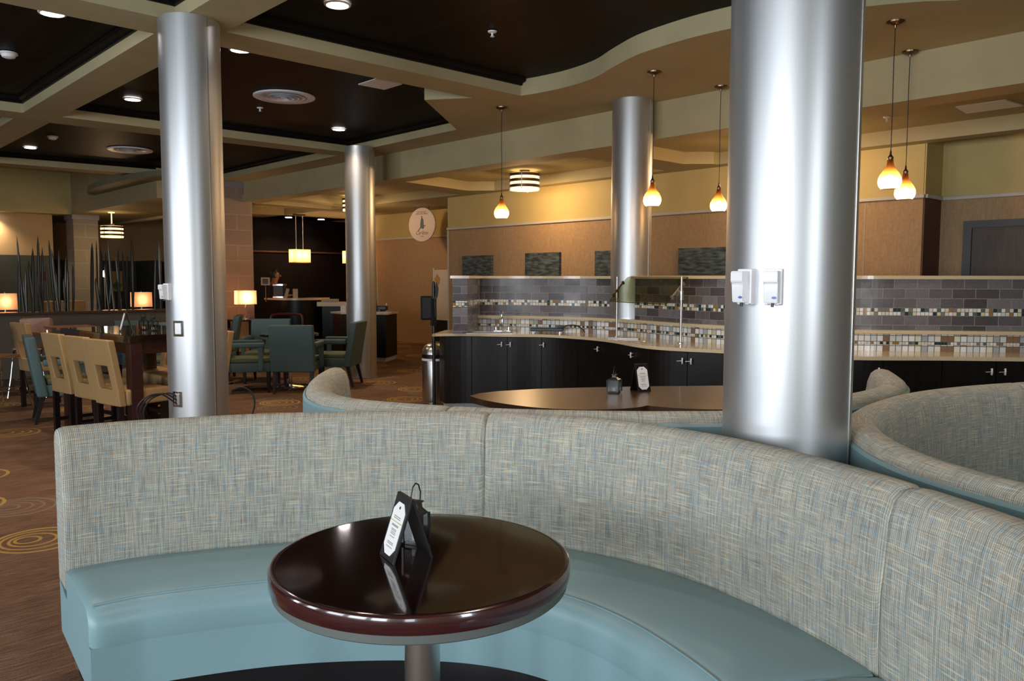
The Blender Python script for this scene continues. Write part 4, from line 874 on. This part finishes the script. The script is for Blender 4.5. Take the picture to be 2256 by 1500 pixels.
ht = thing('high_table', 'small orange-brown high table top beyond the cream stools', 'table', (2.95, 11.3, 0)); finish('table_top', Box(-.25, .25, -.3, .3, .86, .89, bev=.004), 'plywood', ht); finish('pedestal', Lathe([(.03, .02), (.03, .86)], 16), 'chrome', ht); finish('base_plate', Lathe([(0, 0), (.24, 0), (.24, .01), (.03, .03)], 28), 'chrome', ht)

# ------------------------------------------------------------------ half wall with reeds, lamps behind it
t = thing('half_wall', 'long low taupe partition with a walnut cap at the left', 'partition', (0, 12.95, 0))
finish('panels', Box(-5.4, 4.95, -.05, .22, .10, .98), 'graypaint', t); finish('cap', Box(-5.4, 4.98, -.09, .27, .98, 1.02, bev=.006), 'capwood', t); finish('kick', Box(-5.4, 4.95, -.03, .2, 0, .10), 'baseboard', t)
for x in (2.0, 3.05, 4.1): finish('panel_joint', Box(x-.006, x+.006, -.052, -.048, .10, .98), 'baseboard', t)
REEDS = [(2.8, 1.5), (2.88, 1.75), (2.98, 1.6), (3.1, 1.7), (3.22, 1.6), (3.32, 1.5), (3.45, 1.7), (3.75, 1.5), (3.88, 1.7), (3.98, 1.6), (4.08, 1.95), (2.75, 2.08), (2.77, 1.86), (2.84, 1.64), (2.94, 1.92), (3.01, 2.09), (3.06, 1.93), (3.15, 2.05), (3.18, 1.91), (3.27, 1.92), (3.36, 1.81), (3.38, 1.65), (3.72, 2.02), (3.78, 2.06), (3.84, 1.99), (3.9, 1.89), (3.94, 2.07), (4.04, 1.82), (4.14, 1.93), (4.21, 1.86), (4.28, 2.09), (4.63, 1.91), (4.68, 2.08)]
g1 = thing('reed_sculpture', 'cluster of tall dark metal reeds on the half wall, left of the grey block pillar', 'reed sculpture', (3.0, 13.05, 1.02)); g2 = thing('reed_sculpture', 'cluster of tall dark metal reeds on the half wall, right of the grey block pillar', 'reed sculpture', (4.2, 13.05, 1.02))
for i, (x, z) in enumerate(REEDS):
    g = g1 if x < 3.5 else g2; x0 = x-g.location.x; h = z-1.02; ln = random.uniform(-.05, .05)*(1 if i % 3 else 1.6); r_ = random.uniform(.013, .026)
    pts = [(x0-ln, random.uniform(-.03, .03), 0), (x0-ln*.7, 0, h*.3), (x0-ln*.35, 0, h*.62), (x0-ln*.12, 0, h*.88), (x0, 0, h)]
    finish('reed', Tube(pts, r_, 8, radii=[r_*.7, r_, r_, r_*.75, r_*.12]), 'reed', g, smooth=True)
def lamp(x, y, z, l, w=.30, d=.17, h=.24, zig=False, watts=4):
    t = thing('table_lamp', l, 'table lamp', (x, y, z), D(-5), 'rectangular table lamps'); H0 = .30
    b = B(); pts = [(-w/2, -d/2), (w/2, -d/2), (w/2, d/2), (-w/2, d/2)]; rr = []
    for zz in (H0, H0+h): rr.append([b.verts.new((x_*(1.0 if zz == H0 else .98), y_, zz)) for x_, y_ in pts])
    for i in range(4): b.faces.new((rr[0][i], rr[0][(i+1) % 4], rr[1][(i+1) % 4], rr[1][i]))
    finish('lamp_shade', b, 'shade', t); finish('finial', Lathe([(.008, H0+h-.02), (.008, H0+h+.015), (0, H0+h+.02)], 10), 'steel', t)
    if zig: finish('stem', Tube([(-.03, 0, .02), (.01, 0, .10), (.05, 0, .16), (-.01, 0, .23), (.01, 0, .32), (0, 0, H0+h-.02)], .009, 8), 'steel', t)
    else: finish('stem', Tube([(0, 0, .02), (0, 0, H0+h-.02)], .012, 10), 'steel', t)
    finish('foot', Lathe([(0, 0), (.07, 0), (.07, .015), (.012, .03)], 24), 'steel', t, smooth=True)
    point_light('lamp_bulb', (x, y, z+H0+h*.5), watts, (1, .58, .30), .03)
def side_table(x, y, z, l, w=.5):
    t = thing('side_table', l, 'side table', (x, y, 0)); finish('table_top', Box(-w/2, w/2, -.22, .22, z-.03, z, bev=.004), 'legwood', t)
    for sx in (-1, 1):
        for sy in (-1, 1): finish('leg', Box(sx*(w/2-.03)-.02, sx*(w/2-.03)+.02, sy*.18-.02, sy*.18+.02, 0, z-.03), 'legwood', t)
side_table(2.72, 13.9, .73, 'dark side table behind the half wall under the leftmost lamp'); side_table(4.68, 13.9, .73, 'dark side table behind the half wall under the lamp by the column'); side_table(7.08, 15.3, .69, 'dark side table under the lamp by the block pillar')
lamp(2.74, 13.9, .73, 'lit rectangular table lamp at the left edge, above the half wall'); lamp(4.68, 13.9, .73, 'lit rectangular table lamp above the half wall, left of the column'); lamp(7.13, 15.3, .69, 'lit rectangular table lamp with a zigzag stem in front of the block pillar', w=.38, d=.2, h=.27, zig=True, watts=13)
# beige lounge chair behind the half wall, picture and globe lamp far back
t = thing('lounge_chair', 'beige square-backed chair behind the half wall, in front of the grey pillar', 'chair', (3.62, 14.6, 0), D(10))
finish('backrest', Box(-.30, .30, -.30, -.16, .35, 1.14, bev=.03, seg=3), 'creamvinyl', t, smooth=True); finish('seat', Box(-.30, .30, -.28, .3, .25, .46, bev=.03), 'creamvinyl', t, smooth=True)
for sx in (-1, 1):
    for yy in (-.25, .25): finish('leg', Box(sx*.25-.02, sx*.25+.02, yy-.02, yy+.02, 0, .26), 'legwood', t)
t = thing('framed_picture', 'yellow and green picture glowing behind the reeds', 'picture', (7.74, 24.98, 1.12)); pf = finish('canvas', Box(-.16, .16, -.02, .02, 0, .58), 'gold', t); disc('green_patch', ell(0, .16, .12, .10, w=.2), -.024, -.02, 'green', pf)
t = thing('globe_lamp', 'small white glowing globe lamp behind the reeds', 'globe lamp', (5.69, 19.17, 1.52)); finish('globe', Lathe([(0, 0), (.05, .02), (.07, .07), (.05, .13), (0, .15)], 20), 'globe', t, smooth=True); finish('stem', Tube([(0, 0, .02), (0, 0, -1.52)], .012, 8), 'bronze', t)
tag(finish('wall_flag', Box(3.92, 4.02, 16.96, 16.995, 1.45, 1.62, bev=.01), 'red'), 'small dark red wall object behind the left reeds', 'wall ornament')

# ------------------------------------------------------------------ front desk at the far end
t = thing('front_desk', 'curved dark reception desk with a cream top, behind the armchairs', 'reception desk', (8.35, 15.7, 0))
ac = [(7.77-8.35, 15.75-15.7), (7.86-8.35, 15.32-15.7), (8.05-8.35, 15.03-15.7), (8.35-8.35, 14.93-15.7), (8.66-8.35, 15.02-15.7), (8.97-8.35, 15.27-15.7)]
dp = Path(ac, 6); osgn = 1 if dp.normal(dp.len/2).y < 0 else -1
finish('front', Sweep(dp, 0, dp.len, [(0, 0), (0, 1.06), (-osgn*.05, 1.06), (-osgn*.05, 0)], .06), 'cab', t, smooth=True)
finish('desk_top', Sweep(dp, 0, dp.len, [(osgn*.03, 1.06), (osgn*.03, 1.10), (-osgn*.35, 1.10), (-osgn*.35, 1.06)], .06), 'stone', t, smooth=True)
t = thing('pastry_shelf', 'pale wooden serving shelf right of the reception desk', 'shelf', (8.75, 14.75, 0)); finish('shelf_top', Box(-.3, .35, -.12, .25, .93, 1.02, bev=.005, R=Matrix.Rotation(D(-35), 4, 'Z')), 'stone', t); finish('cabinet_body', Box(-.2, .35, -.05, .25, 0, .93, R=Matrix.Rotation(D(-35), 4, 'Z')), 'cab', t)
t = thing('coffee_counter', 'dark counter block with a cream top behind the farthest column', 'counter', (0, 0, 0))
cc_ = [(7.88, 13.35), (7.80, 12.85), (8.14, 12.33), (8.29, 12.08), (8.84, 12.50), (8.6, 13.6)]
finish('counter_top', Prism(cc_, .855, .885), 'stone', t); cx_, cy_ = 8.3, 12.85; ci = [(cx_+(x-cx_)*.93, cy_+(y-cy_)*.93) for x, y in cc_]; finish('body', Prism(ci, .08, .855), 'cab', t); finish('toe_kick', Prism([(cx_+(x-cx_)*.90, cy_+(y-cy_)*.90) for x, y in cc_], 0, .08), 'toe', t)
def at_desk(name, l, cat, x, y, z, parts):
    t = thing(name, l, cat, (x, y, z), D(-45))
    for pn_, bm_, m_ in parts: finish(pn_, bm_, m_, t)
at_desk('espresso_machine', 'chrome and black machine on the left end of the reception desk', 'machine', 7.93, 15.42, 1.10, [('body', Box(-.10, .10, -.12, .12, .02, .26, bev=.01), 'black'), ('chrome_base', Box(-.11, .11, -.13, .13, 0, .04, bev=.006), 'chrome'), ('chrome_top', Box(-.11, .11, -.13, .13, .25, .29, bev=.006), 'chrome')])
at_desk('desk_sign', 'small square sign on a stand in front of the person', 'sign', 7.72, 15.62, 1.02, [('stand', Box(-.01, .01, 0, .02, 0, .34), 'black'), ('sign_board', Box(-.09, .09, -.01, .01, .34, .50), 'tanbox'), ('printed_center', Box(-.06, .06, -.013, -.01, .365, .475), 'redwood')])
at_desk('menu_card', 'beige card standing on the reception desk by the person', 'card', 8.14, 15.16, 1.10, [('card', Box(-.05, .05, -.01, .01, 0, .19), 'tanbox')])
at_desk('menu_board', 'leaning beige board next to the machine on the reception desk', 'card', 8.00, 15.32, 1.10, [('board', Box(-.03, .03, -.01, .01, 0, .20, R=Matrix.Rotation(.3, 4, 'Y')), 'tanbox')])
at_desk('bread_box', 'long pale wooden box on the serving shelf', 'box', 8.72, 14.68, 1.02, [('box_body', Box(-.22, .12, -.06, .06, 0, .06, bev=.01), 'tanbox')])
at_desk('paper_holder', 'pale card holder on the coffee counter, left of the farthest column', 'card holder', 7.92, 12.95, .885, [('holder', Box(-.05, .05, -.03, .03, 0, .12), 'banner')])
at_desk('dark_cup', 'dark cylinder cup on the coffee counter beside the card holder', 'cup', 8.0, 12.85, .885, [('cup', Lathe([(.045, 0), (.05, .13), (.045, .13), (.04, .01)], 20), 'blue2')])
at_desk('napkin_bunch', 'crumpled white napkins above the card holder', 'napkins', 8.06, 12.98, .885, [('napkins', Lathe([(.03, 0), (.06, .08), (.07, .16), (.035, .22), (.02, .26), (0, .27)], 9), 'offwhite')])
at_desk('menu_holder', 'white menu stand on the coffee counter, right of the farthest column', 'menu stand', 8.22, 12.45, .885, [('stand', Box(-.055, .055, -.01, .01, .0, .24), 'sign'), ('print', Box(-.025, .03, -.013, -.01, .13, .18), 'ink')])
at_desk('black_machine', 'low black machine on the coffee counter', 'machine', 8.40, 12.53, .885, [('body', Box(-.20, .17, -.10, .10, .03, .12, bev=.03, seg=3), 'black'), ('cup_tray', Box(-.10, .05, -.10, .10, .0, .05), 'black')])
at_desk('green_carton', 'small green carton behind the black machine', 'carton', 8.42, 12.72, .885, [('carton', Box(-.05, .05, -.04, .04, 0, .20), 'green')])
at_desk('wood_tray', 'thin orange-brown tray at the front of the coffee counter', 'tray', 8.44, 12.30, .885, [('tray', Box(-.22, .22, -.05, .05, 0, .02), 'plywood')])
at_desk('white_bottle', 'small white bottle at the right of the black machine', 'bottle', 8.62, 12.60, .885, [('bottle', Lathe([(.025, 0), (.025, .10), (.010, .13), (.010, .16), (0, .16)], 16), 'white')])
t = thing('tall_reeds', 'pale and dark slender poles standing against the hall wall behind the farthest column', 'reed sculpture', (9.4, 14.4, .0))
for dx, h, m_ in ((-.25, 1.95, 'steel'), (-.17, 1.9, 'steel'), (.10, 1.98, 'rail'), (.22, 1.92, 'steel')): finish('reed', Tube([(dx, 0, 0), (dx+.01, 0, h*.5), (dx, 0, h)], .018, 8, radii=[.015, .02, .003]), m_, t, smooth=True)
finish('planter', Box(-.35, .35, -.1, .1, 0, .9, bev=.01), 'cab', t)
def box_pendant(x, y, l):
    t = thing('box_pendant', l, 'pendant light', (x, y, 1.885), 0, 'rectangular desk pendants'); b = B(); r = [[b.verts.new((sx*.22, sy*.12, z)) for sx, sy in ((-1, -1), (1, -1), (1, 1), (-1, 1))] for z in (0, .30)]
    for i in range(4): b.faces.new((r[0][i], r[0][(i+1) % 4], r[1][(i+1) % 4], r[1][i]))
    finish('shade', b, 'shadegold', t); finish('shade_rim', Box(-.225, .225, -.125, .125, -.01, .0), 'shadegold', t)
    for sx in (-1, 1): finish('rod', Tube([(sx*.09, 0, .28), (sx*.09, 0, 1.10)], .010, 8), 'steel', t)
    finish('canopy', Box(-.14, .14, -.05, .05, 1.10, 1.13), 'bronze', t)
    for sx in (-1, 1): point_light('pendant_bulb', (x+sx*.1, y, 2.06), 5, (1, .68, .38), .04)
box_pendant(9.53, 17.5, 'glowing rectangular pendant on two rods over the reception desk'); box_pendant(10.98, 17.5, 'glowing rectangular pendant half hidden by the farthest column')
rc = thing('red_chair', 'dark red chair back in the shadow before the reception desk', 'chair', (7.0, 13.4, 0), D(150))
finish('backrest', Tube(spline([(-.27, -.25, .45), (-.28, -.27, .75), (-.2, -.28, .84), (.2, -.28, .84), (.28, -.27, .75), (.27, -.25, .45)], 5), .022, 8), 'red', rc, smooth=True); finish('seat', Box(-.27, .27, -.25, .27, .40, .46, bev=.02), 'red', rc)
for sx in (-1, 1):
    for yy in (-.24, .24): finish('leg', Box(sx*.25-.018, sx*.25+.018, yy-.018, yy+.018, 0, .41), 'legwood', rc)
lb = thing('low_table', 'low dark table on the carpet in front of the reception desk', 'table', (7.35, 12.4, 0), D(-45)); finish('table_top', Box(-.4, .4, -.2, .2, .36, .40, bev=.004), 'legwood', lb)
for sx in (-1, 1):
    for sy in (-1, 1): finish('leg', Box(sx*.36-.02, sx*.36+.02, sy*.16-.02, sy*.16+.02, 0, .36), 'legwood', lb)

# ------------------------------------------------------------------ person at the desk
def person(x, y, rz, l):
    t = thing('person', l, 'person', (x, y, 0), rz)       # local +y is forward
    J = {'pel': (0, 0, .92, .135, .10), 'bel': (0, .01, 1.06, .125, .09), 'che': (0, .03, 1.26, .155, .10), 'nek': (0, .05, 1.40, .06, .055), 'hd0': (0, .08, 1.47, .055, .065), 'hd1': (0, .095, 1.56, .078, .095), 'hd2': (0, .09, 1.65, .062, .075),
         'sl': (-.17, .03, 1.34, .055, .055), 'el': (-.22, .10, 1.09, .042, .042), 'wl': (-.12, .33, 1.13, .028, .028), 'sr': (.17, .03, 1.34, .055, .055), 'er': (.22, .10, 1.09, .042, .042), 'wr': (.12, .36, 1.14, .028, .028), 'pl': (-.11, .38, 1.14, .030, .016), 'pr': (.11, .41, 1.15, .030, .016),
         'hl': (-.09, 0, .86, .09, .09), 'kl': (-.10, .02, .48, .06, .06), 'al': (-.10, -.02, .09, .042, .042), 'fl': (-.10, .12, .04, .04, .03), 'hr': (.09, 0, .86, .09, .09), 'kr': (.10, .02, .48, .06, .06), 'ar': (.10, -.02, .09, .042, .042), 'fr': (.10, .12, .04, .04, .03)}
    for s_, sx in (('l', -1), ('r', 1)):
        px_ = J['p'+s_]
        for i in range(4): J['%s%d' % (s_, i)] = (px_[0]+(i-1.5)*.018, px_[1]+.05+.008*(i in (1, 2)), px_[2]-.006, .0085, .0085); J['%sk%d' % (s_, i)] = (px_[0]+(i-1.5)*.018, px_[1]+.085+.008*(i in (1, 2)), px_[2]-.022, .0075, .0075)
        J[s_+'t'] = (px_[0]-sx*.045, px_[1]+.02, px_[2]-.01, .010, .010)
    E = [('pel', 'bel'), ('bel', 'che'), ('che', 'nek'), ('nek', 'hd0'), ('hd0', 'hd1'), ('hd1', 'hd2')]
    for s_ in 'lr':
        E += [('che', 's'+s_), ('s'+s_, 'e'+s_), ('e'+s_, 'w'+s_), ('w'+s_, 'p'+s_), ('pel', 'h'+s_), ('h'+s_, 'k'+s_), ('k'+s_, 'a'+s_), ('a'+s_, 'f'+s_), ('w'+s_, s_+'t')]
        for i in range(4): E += [('p'+s_, '%s%d' % (s_, i)), ('%s%d' % (s_, i), '%sk%d' % (s_, i))]
    ks_ = list(J); me = bpy.data.meshes.new('body'); me.from_pydata([J[k_][:3] for k_ in ks_], [(ks_.index(a), ks_.index(c)) for a, c in E], [])
    o = bpy.data.objects.new('body', me); COL.objects.link(o); sk_ = o.modifiers.new('skin', 'SKIN'); sk_.use_smooth_shade = True; o.modifiers.new('sub', 'SUBSURF').levels = 1; o.modifiers['sub'].render_levels = 2
    for k_, v in zip(ks_, me.skin_vertices[0].data): v.radius = J[k_][3:]
    me.skin_vertices[0].data[0].use_root = True; dg = bpy.context.evaluated_depsgraph_get(); dg.update(); em = bpy.data.meshes.new_from_object(o.evaluated_get(dg)); bpy.data.objects.remove(o)
    em.materials.clear(); em.materials.append(M['skin']); em.materials.append(M['shirt'])
    for p_ in em.polygons:
        c = p_.center; p_.material_index = 1 if (c.z < 1.385 and not (c.y > .20 and c.z > .9)) else 0; p_.use_smooth = True
    body = bpy.data.objects.new('body', em); COL.objects.link(body); body.parent = t
    b = B(); lathe(b, [(.0, .10), (.05, .092), (.085, .06), (.095, .01), (.088, -.05), (.07, -.085)], 20, closed_ends=False)
    for v in b.verts: v.co = Vector((v.co.x*.92, v.co.y+.075-(.015 if v.co.y > 0 and v.co.z < .03 else 0), v.co.z+1.60)); 
    for v in b.verts:
        if v.co.y > .11 and v.co.z < 1.62: v.co.y = .10; v.co.z = max(v.co.z, 1.62)
    finish('hair', b, 'hair', t, smooth=True)
    b = B(); box(b, -.010, .010, .175, .205, 1.535, 1.575, bev=.006); finish('nose', b, 'skin', t)
    for sx in (-1, 1):
        b = B(); lathe(b, [(0, -.008), (.009, -.004), (.009, .004), (0, .008)], 10, c=(sx*.032, .172), zoff=1.585); finish('eye', b, 'black', t)
        b = B(); box(b, sx*.082-.008, sx*.082+.008, .07, .10, 1.535, 1.60, bev=.006); finish('ear', b, 'skin', t)
    b = B(); box(b, -.022, .022, .168, .176, 1.502, 1.512, bev=.002); finish('mouth', b, 'red', t)
person(8.03, 15.98, D(-112), 'person with dark hair and dark shirt standing behind the reception desk, looking right')
